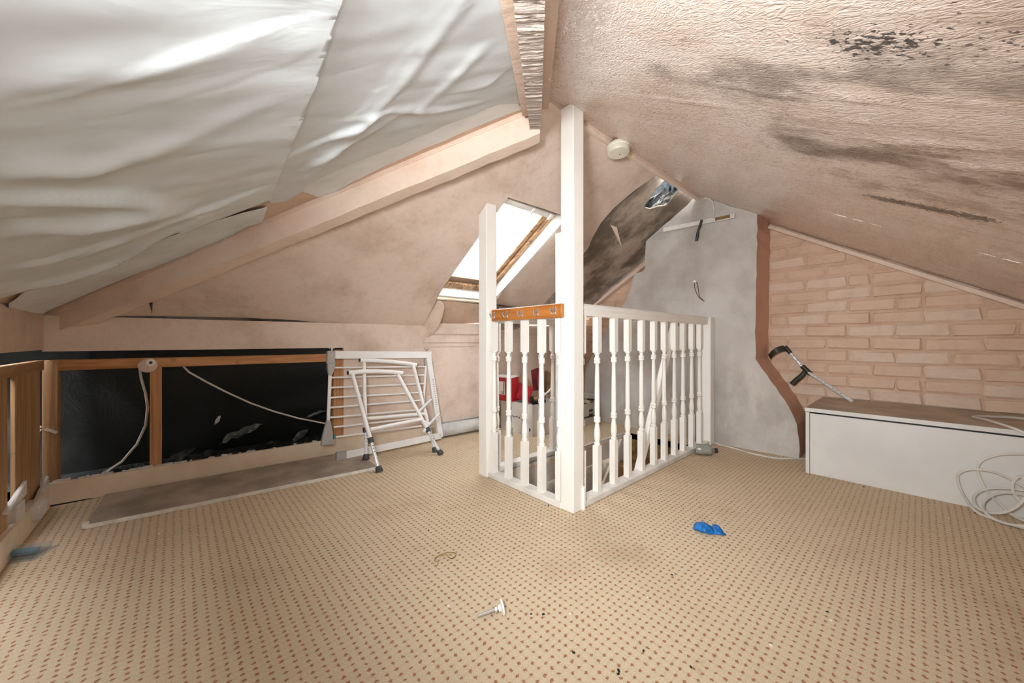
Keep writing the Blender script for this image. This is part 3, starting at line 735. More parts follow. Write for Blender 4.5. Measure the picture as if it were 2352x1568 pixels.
stripR = hpl([(687, 436), (740, 453), (800, 420), (879, 381), (1042, 310), (1161, 262), (1200, 247), (1192, 222), (1146, 220), (1057, 258), (914, 317), (813, 356), (740, 392), (700, 412)])
mD = sheet(stripR, 0.015, mem_fn(0.004, [], 12))
tag(mD.build('plastic_strip', 'foil', smooth=True, thick=0.001), 'pale bluish plastic strip along the upper right part of the hip board', 'plastic strip')

# ---------------------------------------------------------------- stair balustrade
bal = thing('stair_balustrade', 'white painted balustrade with turned spindles around the stairwell', 'balustrade', (1.366, 1.088, 0))
PW = 0.076
def post(cx, cy, h, top=None):
    m = MB()
    if top is None: m.box((cx, cy, h / 2), (PW, PW, h))
    else:
        c = [(cx - PW / 2, cy - PW / 2), (cx + PW / 2, cy - PW / 2), (cx + PW / 2, cy + PW / 2), (cx - PW / 2, cy + PW / 2)]
        m.ring([[Vector((a, b, 0)) for a, b in c], [Vector((a, b, h + t)) for (a, b), t in zip(c, top)]])
    return m.build('newel_post', 'white_paint', bal, bevel=.004)
post(1.366, 1.088, 1.868, (0.0, 0.0, 0.0, 0.0))
post(1.349, 1.700, 1.575, (0.0, 0.005, 0.0, -0.055))
post(2.030, 1.700, 1.545)
post(2.995, 1.085, 0.962)
MB().box((1.397, 1.044, 0.055), (0.014, 0.012, 0.11)).build('post_fillet', 'white_paint', bal, bevel=.002)
def rail_profile(a, b, n):
    """moulded handrail from a to b, n = sideways unit vector"""
    a, b, n = Vector(a), Vector(b), Vector(n); z = Vector((0, 0, 1))
    pr = [(-.020, 0), (.020, 0), (.023, .012), (.021, .024), (.026, .034), (.028, .046), (.020, .057), (0, .060), (-.020, .057), (-.028, .046), (-.026, .034), (-.021, .024), (-.023, .012)]
    return MB().ring([[p + n * u + z * v for u, v in pr] for p in (a, b)])
rail_profile((1.400, 1.088, 0.904), (2.962, 1.088, 0.904), (0, 1, 0)).build('handrail', 'white_paint', bal)
rail_profile((1.349, 1.122, 0.904), (1.349, 1.665, 0.904), (1, 0, 0)).build('handrail', 'white_paint', bal)
rail_profile((1.386, 1.700, 0.890), (1.995, 1.700, 0.890), (0, 1, 0)).build('handrail', 'white_paint', bal)
def base(a, b):
    return MB().bar(a, b, 0.062, 0.030).build('base_rail', 'white_old', bal, bevel=.004)
base((1.400, 1.085, 0.015), (2.96, 1.085, 0.015)); base((1.352, 1.12, 0.015), (1.352, 1.67, 0.015)); base((1.386, 1.700, 0.020), (1.995, 1.700, 0.020))
def spindle_mesh(L):
    m = MB(); s = 0.016
    m.box((0, 0, 0.115), (2 * s, 2 * s, 0.23)); m.box((0, 0, L - 0.09), (2 * s, 2 * s, 0.18))
    k = lambda z: 0.23 + (z - 0.235) / (0.715 - 0.235) * (L - 0.18 - 0.23)
    pr = [(.013, .235), (.0155, .240), (.0155, .248), (.011, .252), (.0135, .262), (.0160, .285), (.0150, .310), (.0115, .335), (.0100, .350), (.0120, .353), (.0165, .357), (.0165, .366), (.0140, .369), (.0165, .372), (.0165, .381), (.0125, .386),
          (.0130, .42), (.0125, .50), (.0110, .60), (.0098, .655), (.0120, .658), (.0160, .661), (.0160, .670), (.0135, .673), (.0160, .676), (.0160, .685), (.0105, .690), (.0100, .703), (.0150, .707), (.0150, .715)]
    m.lathe([(r, k(z)) for r, z in pr], (0, 0, 0), n=14)
    return m
sp0 = spindle_mesh(0.876)
first = None
def spindle(x, y, z=0.029):
    global first
    if first is None:
        first = sp0.build('baluster', 'white_paint', bal, True, origin=(0, 0, 0))
        place(first, Vector((x, y, z)), bal); WLOC[first.name] = Vector((x, y, z)); return first
    c = first.copy(); COL.objects.link(c); place(c, Vector((x, y, z)), bal); return c
for x in (1.436, 1.566, 1.717, 1.856, 2.007, 2.155, 2.295, 2.438, 2.573, 2.717, 2.857): spindle(x, 1.088)
for y in (1.640, 1.515, 1.388, 1.266, 1.148): spindle(1.349, y)
for x in (1.42, 1.52, 1.66, 1.80, 1.92): spindle(x, 1.700, 0.018)

# pine hook rack on the rail
rack = thing('coat_hook_rack', 'varnished pine coat rack with five metal hooks on the balustrade', 'coat rack', (1.31, 1.354, 0.892))
MB().box((1.311, 1.352, 0.925), (0.020, 0.512, 0.064)).build('board', 'pine_rack', rack, bevel=.005, seg=2)
for i, y in enumerate((1.581, 1.475, 1.361, 1.25, 1.138)):
    h = MB(); z = 0.925
    h.lathe([(.004, 0), (.010, .001), (.010, .003), (.004, .004)], (1.301, y, z + 0.004), (-1, 0, 0), 10)
    h.box((1.2995, y, z), (.003, .010, .036))
    h.tube([(1.299, y, z - .010), (1.288, y, z - .016), (1.278, y, z - .012), (1.272, y, z - .002), (1.271, y, z + .008)], [.0035, .0035, .0035, .0035, .0045], 8)
    h.build('hook', 'chrome', rack, True)
MB().tube([(1.285, 1.478, .915), (1.290, 1.50, .908), (1.297, 1.512, .915), (1.298, 1.515, .925)], .0022, 6).build('bent_hook_arm', 'brass', rack, True)

# staircase down the well
st = thing('staircase', 'steep stair with brown carpeted treads going down inside the well', 'stairs', (2.0, 1.39, -1.6))
for k in range(8):
    x = 2.76 - 0.175 * k; z = -0.20 - 0.2 * k
    MB().box((x - 0.075, 1.39, z - 0.016), (0.21, 0.50, 0.032)).build('tread', 'stair_carpet' if 'stair_carpet' in MT else 'brown_plain', st, bevel=.008)
    MB().box((x + 0.02, 1.39, z + 0.085), (0.014, 0.50, 0.17)).build('riser', 'brown_plain', st)
for y, nm in ((1.122, 'string'), (1.655, 'string')):
    MB().bar((2.80, y, -0.10), (1.45, y, -1.64), 0.022, 0.22).build(nm, 'white_old', st, bevel=.003)
MB().bar((2.545, 1.135, 0.90), (1.72, 1.135, -0.62), 0.036, 0.052).build('stair_handrail', 'white_paint', st, bevel=.008)
MB().box((2.572, 1.125, 0.80), (0.05, 0.034, 0.17)).build('handrail_bracket', 'white_paint', st, bevel=.003)
sw = MB(); sw.box((2.10, 1.681, -0.080), (1.46, 0.02, 0.16)); sw.box((2.10, 1.105 - 0.012, -0.12), (1.46, 0.02, 0.24)); sw.box((1.378, 1.39, -0.12), (0.016, 0.58, 0.24)); sw.box((2.83, 1.39, -0.12), (0.02, 0.58, 0.24))
struct(sw.build('wall_stairwell', 'white_old'), 'off-white fascia boards lining the top of the stairwell', 'wall')
struct(MB().box((2.10, 1.675, -0.030), (1.46, 0.016, 0.012)).build('trim_6', 'cream_wood'), 'thin cream bead below the rear base rail', 'trim')
sw = MB(); sw.box((2.1, 1.73, -1.0), (1.6, 0.03, 1.68)); sw.box((2.1, 1.06, -1.0), (1.6, 0.03, 1.55)); sw.box((1.33, 1.4, -1.0), (0.03, 0.7, 1.55)); sw.box((2.9, 1.4, -1.0), (0.03, 0.7, 1.6)); sw.box((2.1, 1.4, -1.82), (1.6, 0.7, 0.03))
struct(sw.build('wall_stairwell_lower', 'paper'), 'grey plastered walls lower down in the stairwell', 'wall')

# ---------------------------------------------------------------- things on the walls
# smoke alarm on the ridge
sa = thing('smoke_alarm', 'round cream smoke alarm hanging by the ridge batten', 'smoke alarm', (1.80, 1.13, 1.82))
ax = Vector((-0.04, -0.10, -1)).normalized(); c0 = Vector((1.80, 1.115, 1.880))
MB().lathe([(.001, 0), (.045, 0), (.047, .012), (.044, .02)], c0, ax, 24).build('base_plate', 'brown_plain', sa, True)  # plain brown disc between the ridge and the cover
MB().lathe([(.001, .018), (.058, .018), (.060, .024), (.060, .060), (.056, .066), (.030, .067), (.001, .067)], c0, ax, 32).build('cover', 'cream_plastic', sa, True)
MB().lathe([(.0605, .030), (.0622, .032), (.0622, .036), (.0605, .038)], c0, ax, 32).build('vent_rim', 'white_paint', sa, True)
MB().lathe([(.001, .066), (.003, .066), (.003, .069), (.001, .069)], c0 + Vector((.01, 0, 0)), ax, 10).build('test_light', 'black_ink', sa)

# trunking, connector and wires on the chimney
tk = thing('cable_trunking', 'broken white cable trunking strip across the top of the chimney', 'trunking', (3.03, 1.18, 1.70))
MB().bar((3.030, 1.463, 1.712), (3.030, 0.905, 1.700), 0.022, 0.034).build('channel', 'white_old', tk, bevel=.003)
MB().box((3.017, 1.455, 1.712), (0.006, 0.03, 0.03)).build('end_cap', 'grey_plastic', tk)
MB().box((3.016, 0.985, 1.702), (0.006, 0.10, 0.022)).build('rust_patch', 'brown_plain', tk)
cc = thing('ceiling_cable', 'short white cable curving from the ceiling down to the trunking', 'cable', (3.02, 1.08, 1.70))
MB().tube([(3.02, 1.115, 1.885), (3.02, 1.085, 1.875), (3.02, 1.055, 1.84), (3.015, 1.043, 1.78), (3.012, 1.045, 1.71)], .006, 8).build('cable_sheath', 'cable_white', cc, True)
tag(MB().tube([(3.00, 1.125, 1.715), (2.995, 1.135, 1.675), (2.995, 1.150, 1.640), (2.995, 1.155, 1.60), (3.0, 1.166, 1.560)], [.009, .010, .008, .011, .010], 10).build('cable_connector', 'dark_olive', smooth=True), 'short dark cable connector dangling from the trunking', 'connector')
lw = thing('wire_loop', 'thin red-brown wire loop hanging from a white wall plug', 'wire', (3.02, 1.16, 1.09))
MB().lathe([(.001, 0), (.016, .002), (.012, .012), (.001, .016)], (3.046, 1.196, 1.250), (-1, 0, 0), 10).build('plaster_plug', 'white_paint', lw, True)
MB().tube([(3.03, 1.192, 1.245), (3.02, 1.187, 1.20), (3.02, 1.172, 1.155), (3.02, 1.150, 1.115), (3.02, 1.125, 1.095)], .0025, 6).build('wire', 'red_brown_wire', lw, True)
MB().tube([(3.03, 1.180, 1.245), (3.015, 1.165, 1.23), (3.012, 1.155, 1.18), (3.015, 1.150, 1.13), (3.02, 1.115, 1.085)], .0025, 6).build('wire', 'red_brown_wire', lw, True)

# plastic disc with a hole on the top plate and its cable, cable in the eaves
sd = thing('ceiling_rose', 'pale plastic cable rose hanging on the orange top plate', 'cable rose', (-0.11, 2.755, 0.62))
MB().lathe([(.001, 0), (.040, 0), (.038, .012), (.022, .020), (.001, .020)], (-0.118, 2.765, 0.655), (0.1, -1, -0.35), 20).build('disc', 'peach_wood', sd, True)
MB().lathe([(.006, 0), (.020, 0), (.019, .006), (.006, .006)], (-0.106, 2.742, 0.668), (0.1, -1, 0.1), 16).build('ring', 'white_paint', sd, True)
MB().lathe([(.001, 0), (.007, 0), (.007, .007), (.001, .007)], (-0.106, 2.741, 0.668), (0.1, -1, 0.1), 12).build('hole', 'black_ink', sd, True)
tag(MB().tube([(-0.150, 2.80, 0.64), (-0.146, 2.83, 0.58), (-0.130, 2.84, 0.50), (-0.122, 2.85, 0.42), (-0.130, 2.86, 0.32), (-0.165, 2.86, 0.22), (-0.22, 2.86, 0.14), (-0.30, 2.85, 0.085), (-0.35, 2.82, 0.07)], .006, 8).build('white_cable', 'cable_white', smooth=True), 'white cable looping down from the cable rose behind the studs', 'cable')
tag(MB().tube([(0.0, 2.87, 0.67), (0.05, 2.88, 0.60), (0.13, 2.89, 0.535), (0.225, 2.90, 0.464), (0.35, 2.90, 0.38), (0.48, 2.90, 0.309), (0.62, 2.90, 0.245), (0.79, 2.90, 0.183), (0.95, 2.90, 0.15)], .0055, 8).build('white_cable', 'cable_white', smooth=True), 'white cable sagging diagonally across the wide black opening', 'cable')
# polythene scraps and rubble in the eaves
random.seed(9)
def scrap(px, py, y, w, h, label, mat='foil', nm='plastic_scrap'):
    c = at(px, py, (0, 1, 0), y); m = MB()
    sheet([(-w, -h), (w * .4, -h * .8), (w, h * .5), (w * .2, h), (-w * .7, h * .4)], min(w, h) * .35, lambda u, v: (c.x + u, c.y + 0.03 * noise.noise((u * 30, v * 30, px)) - v * .5, c.z + v + 0.02 * noise.noise((u * 25, v * 25, px + 3)) + u * .25), m)
    tag(m.build(nm, mat, smooth=True, thick=.001), label, 'scrap')
scrap(555, 992, 3.02, .12, .03, 'pale torn polythene scrap lying in the middle of the black opening', 'poly_scrap')
scrap(500, 965, 3.05, .018, .018, 'tiny bright polythene shred above the pale torn scrap', 'paper')
scrap(415, 1045, 2.98, .07, .02, 'shiny polythene scrap low beside the middle stud', 'poly_scrap')
scrap(725, 950, 3.02, .07, .012, 'grey polythene scrap at the right end of the black opening', 'poly_scrap')
scrap(690, 1000, 2.98, .05, .04, 'crumpled dark polythene scrap near the safety gate', 'poly_scrap')
rb = MB(); random.seed(21)
for i in range(140):
    x = random.uniform(-0.38, 0.95); y = random.uniform(2.88, 3.25); s = random.uniform(.012, .05)
    rb.lathe([(s * .5, 0), (s * .9, s * .3), (s * .6, s * .7), (.002, s * .8)], (x, y, 0.004), (random.uniform(-.3, .3), random.uniform(-.3, .3), 1), 6)
tag(rb.build('eaves_rubble', 'void_floor'), 'dark rubble and dust heaped in the open eaves', 'rubble', kind='stuff')

# ---------------------------------------------------------------- left: board on the floor, gate, walking frame, roll
psb = thing('plasterboard_sheet', 'long dusty plasterboard offcut lying on the carpet by the skirting', 'board', (0.3, 2.45, 0))
c = [(-0.285, 2.335), (0.905, 2.215), (0.93, 2.66), (-0.27, 2.745)]
MB().prism([(a, b, 0.001) for a, b in c], (0, 0, 0.0135)).build('face', 'board_top', psb, bevel=.0015)
ed = []; random.seed(2)
for i in range(41):
    t = i / 40; x = c[0][0] + (c[1][0] - c[0][0]) * t; y = c[0][1] + (c[1][1] - c[0][1]) * t; j = random.uniform(-.0015, .002)
    ed.append([Vector((x, y - .0045 + j, .001)), Vector((x, y + .006, .001)), Vector((x, y + .006 + j, .0156)), Vector((x, y - .003 + j, .0152))])
MB().ring(ed).build('cut_edge', 'board_edge', psb)
MB().box((-0.287, 2.352, .012), (.02, .03, .022)).build('broken_corner', 'board_edge', psb, bevel=.004)

GN, GD = Vector((0, 1, -0.125)), 2.525                          # the gate leans on the wall in this plane
def gp(px, py): return at(px, py, GN, GD)
gate = thing('safety_gate', 'white metal stair safety gate lying on its side against the wall', 'gate', (1.15, 2.53, 0.0))
def gbar(a, b, w, d, mat, nm, off=0.0, bev=.003):
    n = GN.normalized() * off
    return MB().bar(gp(*a) - n, gp(*b) - n, d, w, tuple(GN.cross(gp(*b) - gp(*a)).normalized())).build(nm, mat, gate, bevel=bev)
gbar((768, 815), (990, 815), .052, .030, 'white_metal', 'frame_tube')
gft = gbar((982, 812), (1011, 1004), .044, .030, 'white_metal', 'frame_tube')
gbar((793, 1045), (1012, 1000), .046, .030, 'white_metal', 'frame_tube')
gbar((771, 1048), (795, 1044), .054, .036, 'grey_plastic', 'corner_cap', 0.0, .006)
gbar((760, 806), (759, 836), .050, .036, 'grey_plastic', 'hinge_block', 0.0, .006)
def gtaper(a, b, w0, w1):
    pa, pb = gp(*a), gp(*b); d = (pb - pa).normalized(); s = GN.normalized().cross(d).normalized(); n = GN.normalized() * .014
    q = lambda p, w: [p - s * w + n, p + s * w + n, p + s * w - n, p - s * w - n]
    return MB().ring([q(pa, w0), q(pa.lerp(pb, .5), (w0 + w1) / 2 + .004), q(pb, w1)])
gtaper((761, 832), (758, 862), .026, .010).build('hinge_boot', 'grey_plastic', gate, bevel=.004)
gtaper((754, 965), (751, 1022), .012, .037).build('latch_handle', 'grey_plastic', gate, bevel=.005)
MB().tube([gp(758, 858), gp(754, 968)], .011, 10).build('gate_upright', 'white_metal', gate, True)
MB().tube([gp(978, 836), gp(973, 922)], .009, 10).build('gate_upright', 'white_metal', gate, True)
gbar((977, 824), (978, 840), .022, .022, 'grey_plastic', 'gate_pivot')
for a, b in (((764, 844), (976, 842)), ((760, 867), (975, 861)), ((758, 890), (974, 881)), ((757, 913), (973, 901)), ((756, 936), (968, 919)), ((755, 959), (960, 941)), ((766, 981), (965, 959)), ((768, 1004), (968, 978))):
    MB().tube([gp(*a), gp(*b)], .0062, 8).build('gate_bar', 'white_metal', gate, True)
MB().box(gp(768.5, 1003), (.012, .02, .02)).build('bar_cap', 'teal', gate)
for a, b in (((979, 800), (979, 808)), ((1011, 1012), (1012, 1020)), ((762, 799), (762, 806))):
    pa, pb = gp(*a), gp(*b); dd = (pb - pa)
    mm = MB(); mm.tube([pa - dd * .2, pb], .006, 8); mm.lathe([(.001, 0), (.018, 0), (.018, .006), (.001, .006)], pa if a[1] < 1000 else pb, dd.normalized(), 14); mm.build('pressure_bolt', 'chrome', gate, True)
# small rating label up the right tube: unreadable grey-blue print
lab = MB(); n_ = -GN.normalized() * .0165
for i in range(12):
    t = i / 12; pa = gp(992 + 9 * t, 872 + 62 * t) + n_; lab.box(pa, (random.uniform(.006, .014), .0008, .006))
lab.build('label_print', 'grey_plastic', gft)

wf = thing('walking_frame', 'folded white walking frame with grey rubber feet leaning on the gate', 'walking frame', (1.08, 2.3, 0))
def fp(y0, k): return lambda px, py: at(px, py, (0, 1, -k), y0)
f1, f2 = fp(2.165, 0.46), fp(2.33, 0.26)
def f2l(px, py): return at(px, py, (0, 1, -0.20), 2.400)
def f2r(px, py): return at(px, py, (0, 1, -0.36), 2.285)
f1r = fp(2.205, 0.40)
def leg(p, a, b, foot, side, r=.0125):
    A_, F_ = p(*a), p(*foot); col = A_.lerp(F_, 0.70)
    lg = MB().tube([A_, col], r, 10).build('leg', 'white_metal', wf, True)
    MB().tube([A_.lerp(F_, .665), A_.lerp(F_, .715)], r * 1.35, 10).build('leg_collar', 'dark_rubber', lg, True)
    MB().tube([col, A_.lerp(F_, .955)], r * .82, 10).build('leg_extension', 'alu', lg, True)
    MB().lathe([(r * 1.6, 0), (r * 1.75, .004), (r * 1.5, .026), (r * 1.1, .034), (.001, .034)], (F_.x, F_.y, 0.0165 if (F_.x < 0.93 and F_.y > 2.25) else max(0.001, F_.z)), (A_ - F_).normalized(), 12).build('rubber_foot', 'dark_rubber', lg, True)
    d = (F_ - A_); dots = MB(); side = (d.cross(Vector((0, 1, 0)))).normalized(); fr_ = d.cross(side).normalized()
    if fr_.y > 0: fr_ = -fr_
    for t in (.745, .775, .805): dots.lathe([(.003, 0), (.003, .002), (.0005, .002)], A_.lerp(F_, t) + fr_ * r * .78, fr_, 8)
    dots.build('adjustment_hole', 'black_ink', lg)
leg(f1, (809, 858), None, (872, 1084), 0); leg(f1r, (914, 860), None, (1013, 1043), 0)
leg(f2l, (836, 832), None, (841, 1060), 0); leg(f2r, (949, 838), None, (1000, 1037), 0)
def curvebar(p, pts, r, nm, mat='white_metal', q=None):
    P = [p(*a) for a in pts]; 
    if q: P[-1] = q(*pts[-1])
    return MB().tube(P, r, 10).build(nm, mat, wf, True)
def topbar(pts, pa, pb):
    P = []
    for i, a in enumerate(pts):
        t = i / (len(pts) - 1); P.append(pa(*a).lerp(pb(*a), t))
    gbr = MB().tube(P, .0145, 12).build('grip_bar', 'white_metal', wf, True)
    e = (P[0] - P[1]).normalized(); MB().tube([P[0] - e * .002, P[0] + e * .006], .0125, 12).build('tube_plug', 'dark_olive', gbr, True)
    e = (P[-1] - P[-2]).normalized(); MB().tube([P[-1] - e * .002, P[-1] + e * .004], .0125, 12).build('tube_plug', 'dark_olive', gbr, True)
topbar([(800, 856), (830, 853), (865, 852.5), (900, 854), (925, 857)], f1, f1r)
topbar([(827, 827), (860, 827.5), (895, 830), (930, 834), (957, 838)], f2l, f2r)
MB().tube([f2l(843, 961), f2r(975, 950)], .011, 10).build('cross_bar', 'white_metal', wf, True)
MB().tube([f1(850, 986), f1r(970, 962)], .011, 10).build('cross_bar', 'white_metal', wf, True)
MB().tube([f1r(962, 945), f1r(990, 917)], .010, 10).build('folded_arm', 'alu', wf, True)
MB().tube([f1r(972, 992), f1r(985, 975), f1r(1009, 950)], .010, 10).build('folded_arm', 'alu', wf, True)
MB().tube([f1r(970, 968), f1r(986, 974)], .014, 10).build('arm_joint', 'white_metal', wf, True)

roll = thing('paper_roll', 'loose roll of pale lining paper on the carpet against the knee wall', 'roll', (1.82, 2.60, 0))
rr = MB(); sp = []
for i in range(40):
    a = i / 39 * 4.6 * math.pi - 0.7; r = .030 + .0008 * i; sp.append((r * math.cos(a), r * math.sin(a)))
rings = []
for x in (1.56, 2.12):
    rings.append([Vector((x, kw(x) - .075 + u, .062 + v)) for u, v in sp])
n = len(sp); rr.add(rings[0] + rings[1], [(i, i + 1, n + i + 1, n + i) for i in range(n - 1)]); rr.build('paper_coil', 'paper', roll, True, thick=.0012)
m = MB(); m.add([(1.56, kw(1.56) - .045, .09), (2.12, kw(2.12) - .045, .09), (2.12, kw(2.12) - .02, .105), (1.56, kw(1.56) - .02, .105)], [(0, 1, 2, 3)]); m.build('loose_end', 'paper', roll, thick=.0012)

# lower left corner: broken skirting pieces and the blue pack
def frag(name, label, pts, vec, mat='white_old', bev=.003):
    tag(MB().prism(pts, vec).build(name, mat, bevel=bev), label, 'plaster fragment')
frag('plaster_fragment', 'square white plaster block at the left edge beside the skirting', [(-0.49, 2.28, .077), (-0.447, 2.28, .077), (-0.447, 2.28, .159), (-0.49, 2.28, .162)], (0, 0.10, 0))
frag('plaster_fragment', 'smaller white plaster block nearer the corner', [(-0.477, 2.45, .036), (-0.423, 2.45, .044), (-0.423, 2.45, .098), (-0.477, 2.45, .102)], (0, 0.12, 0))
frag('plaster_fragment', 'tilted sharp sliver of plasterboard resting on the left skirting', [(-0.462, 2.20, .16), (-0.462, 2.42, .165), (-0.470, 2.46, .215), (-0.470, 2.2, .17)], (0.012, 0, 0))
frag('plaster_fragment', 'ragged grey plaster shard standing in the left corner', [(-0.455, 2.52, .10), (-0.455, 2.74, .10), (-0.462, 2.76, .150), (-0.462, 2.70, .128), (-0.462, 2.62, .118)], (0.012, 0, 0))
bp = thing('blister_pack', 'clear plastic pack with a teal tool inside at the left edge', 'package', (-0.43, 2.2, 0))
Rz = Matrix.Rotation(math.radians(-24), 3, 'Z'); cb = Vector((-0.435, 2.205, 0))
MB().box(cb + Vector((0, 0, .016)), (.15, .085, .028), Rz).build('shell', 'clear_pack', bp, bevel=.008)
MB().box(cb + Rz @ Vector((0, 0, .016)), (.115, .034, .016), Rz).build('tool', 'teal', bp, bevel=.005)
MB().box(cb + Vector((0, 0, .002)), (.165, .10, .003), Rz).build('flange', 'clear_pack', bp)

# ---------------------------------------------------------------- behind the stairwell: boxes
def open_box(t, x0, x1, y0, y1, z0, z1, mat, th=.004, nm='side'):
    MB().box(((x0 + x1) / 2, (y0 + y1) / 2, z0 + th / 2), (x1 - x0, y1 - y0, th)).build('bottom', mat, t)
    for a, b, cx, cy in ((x1 - x0, th, (x0 + x1) / 2, y0), (x1 - x0, th, (x0 + x1) / 2, y1), (th, y1 - y0, x0, (y0 + y1) / 2), (th, y1 - y0, x1, (y0 + y1) / 2)):
        MB().box((cx, cy, (z0 + z1) / 2), (a, b, z1 - z0)).build(nm, mat, t)
wb = thing('cardboard_box', 'open white cardboard box full of clutter behind the balustrade', 'box', (2.30, 2.30, 0))
open_box(wb, 2.13, 2.47, 2.10, 2.49, 0.0, 0.262, 'white_card')
# dark print on the side facing the room (too small to read)
for i, (y, z, w) in enumerate(((2.42, .15, .03), (2.36, .145, .02), (2.325, .14, .04), (2.28, .135, .05), (2.225, .13, .035), (2.19, .13, .03))):
    pm = MB(); random.seed(40 + i)
    for q in range(4): pm.box((2.1268, y + random.uniform(-w, w) * .5, z + random.uniform(-.008, .008)), (.001, w * random.uniform(.15, .4), random.uniform(.003, .012)))
    pm.build('print_mark', 'black_ink', wb)
MB().lathe([(.008, 0), (.015, 0), (.015, .001), (.008, .001)], (2.1275, 2.135, .055), (-1, 0, 0), 14).build('print_mark', 'black_ink', wb)
def carton(name, label, c, d, rz, ry, mat, cat='carton'):
    R_ = Matrix.Rotation(rz, 3, 'Z') @ Matrix.Rotation(ry, 3, 'Y')
    return MB().box(c, d, R_).build(name, mat, None, bevel=.002), R_
rc = thing('red_carton', 'bright red carton with a white label leaning out of the white box', 'carton', (2.13, 2.43, .2))
Rr = Matrix.Rotation(math.radians(8), 3, 'Z') @ Matrix.Rotation(math.radians(-4), 3, 'Y'); cr = Vector((2.125, 2.415, .368))
MB().box(cr, (.10, .20, .20), Rr).build('carton_body', 'red_card', rc, bevel=.002)
wlb = MB().box(cr + Rr @ Vector((-.0507, .035, .01)), (.001, .12, .115), Rr).build('white_label', 'white_paint', rc)
MB().box(cr + Rr @ Vector((-.0515, -.012, .01)), (.001, .006, .11), Rr).build('label_bar', 'black_ink', wlb)
m4 = (Matrix.Translation(cr + Rr @ Vector((-.0516, .006, -.03))) @ Rr.to_4x4() @ Matrix(((0, 0, -1, 0), (-1, 0, 0, 0), (0, 1, 0, 0), (0, 0, 0, 1)))) @ Matrix.Rotation(math.pi / 2, 4, 'Z')
text_part('label_letter', 'D', .034, 'black_ink', wlb, m4)
MB().box(cr + Vector((.0, 0, .104)), (.11, .205, .006), Rr).build('carton_lid', 'white_card', rc)
rc2 = thing('red_carton', 'glossy red carton with white lettering lying behind the bright red one', 'carton', (2.24, 2.33, .2))
R2 = Matrix.Rotation(math.radians(-35), 3, 'Z') @ Matrix.Rotation(math.radians(20), 3, 'Y'); c2 = Vector((2.262, 2.345, .330))
MB().box(c2, (.12, .16, .13), R2).build('carton_body', 'red_card', rc2, bevel=.002)
m4 = Matrix.Translation(c2 + R2 @ Vector((-.0608, -.03, -.01))) @ R2.to_4x4() @ Matrix(((0, 0, -1, 0), (-1, 0, 0, 0), (0, 1, 0, 0), (0, 0, 0, 1)))
text_part('lettering', 'EC', .055, 'white_paint', rc2, m4)
cfp = thing('cardboard_flap', 'brown cardboard flap propped up in the white box', 'cardboard', (2.3, 2.42, .25))
MB().box((2.36, 2.45, .38), (.012, .24, .16), Matrix.Rotation(math.radians(-25), 3, 'Z') @ Matrix.Rotation(math.radians(28), 3, 'X') @ Matrix.Rotation(math.radians(20), 3, 'Y')).build('flap', 'cardboard', cfp)
MB().box((2.26, 2.44, .372), (.010, .14, .05), Matrix.Rotation(math.radians(-30), 3, 'Z') @ Matrix.Rotation(math.radians(25), 3, 'X')).build('dark_underside', 'black_plastic', cfp)
tag(MB().box((2.42, 2.33, .43), (.05, .12, .19), Matrix.Rotation(math.radians(-20), 3, 'Z') @ Matrix.Rotation(math.radians(-14), 3, 'X')).build('dark_red_folder', 'dark_red', bevel=.004), 'dark red folder standing in the white box', 'folder')
tag(MB().box((2.50, 2.28, .40), (.03, .09, .20), Matrix.Rotation(math.radians(-30), 3, 'Z') @ Matrix.Rotation(math.radians(8), 3, 'X')).build('dark_bottle_box', 'brown_plain', bevel=.004), 'narrow dark brown carton beside the red folder', 'carton')
tag(MB().tube([(2.30, 2.17, .335), (2.31, 2.2, .285), (2.35, 2.2, .30), (2.40, 2.18, .33), (2.43, 2.16, .375)], [.004, .012, .010, .010, .005], 8).build('plastic_hook', 'white_paint', smooth=True), 'curved white plastic hook on top of the box clutter', 'hook')
bw = MB(); bw.lathe([(.07, .05), (.064, .02), (.04, .0), (.001, .0)], (2.27, 2.19, .235), (0, -.25, 1), 18)
tag(bw.build('dark_bowl', 'black_plastic', smooth=True, thick=.003), 'dark plastic bowl in the white box', 'bowl')
tag(MB().lathe([(.001, 0), (.022, 0), (.024, .06), (.010, .085), (.010, .10), (.001, .10)], (2.22, 2.17, .29), (.6, -.7, .25), 14).build('brown_bottle', 'brown_plain', smooth=True), 'small brown bottle lying on the dark bowl', 'bottle')
# second pile seen between the corner post and the first spindle
pb_ = thing('storage_crate', 'white storage crate of papers seen just right of the corner post', 'crate', (2.82, 2.12, 0))
open_box(pb_, 2.66, 2.94, 2.06, 2.30, 0.0, 0.20, 'white_card')
MB().box((2.80, 2.056, .075), (.28, .006, .012)).build('band', 'black_plastic', pb_)
for i, (y, z) in enumerate(((2.05, .13), (2.05, .09))): MB().box((2.86, 2.055, z), (.05, .004, .02)).build('side_mark', 'black_plastic', pb_)
tag(MB().box((2.80, 2.17, .235), (.30, .23, .012), Matrix.Rotation(.10, 3, 'Y')).build('magazine', 'black_plastic', bevel=.002), 'dark magazine lying on the white storage crate', 'magazine')
tag(MB().box((2.81, 2.17, .268), (.31, .25, .045), Matrix.Rotation(.12, 3, 'Y')).build('folded_paper', 'paper', bevel=.008), 'thick folded white papers on top of the crate', 'paper')
tag(MB().box((2.79, 2.055, .222), (.09, .02, .03), Matrix.Rotation(.3, 3, 'Y')).build('yellow_card', 'cream_plastic'), 'small pale yellow card sticking out of the crate', 'card')
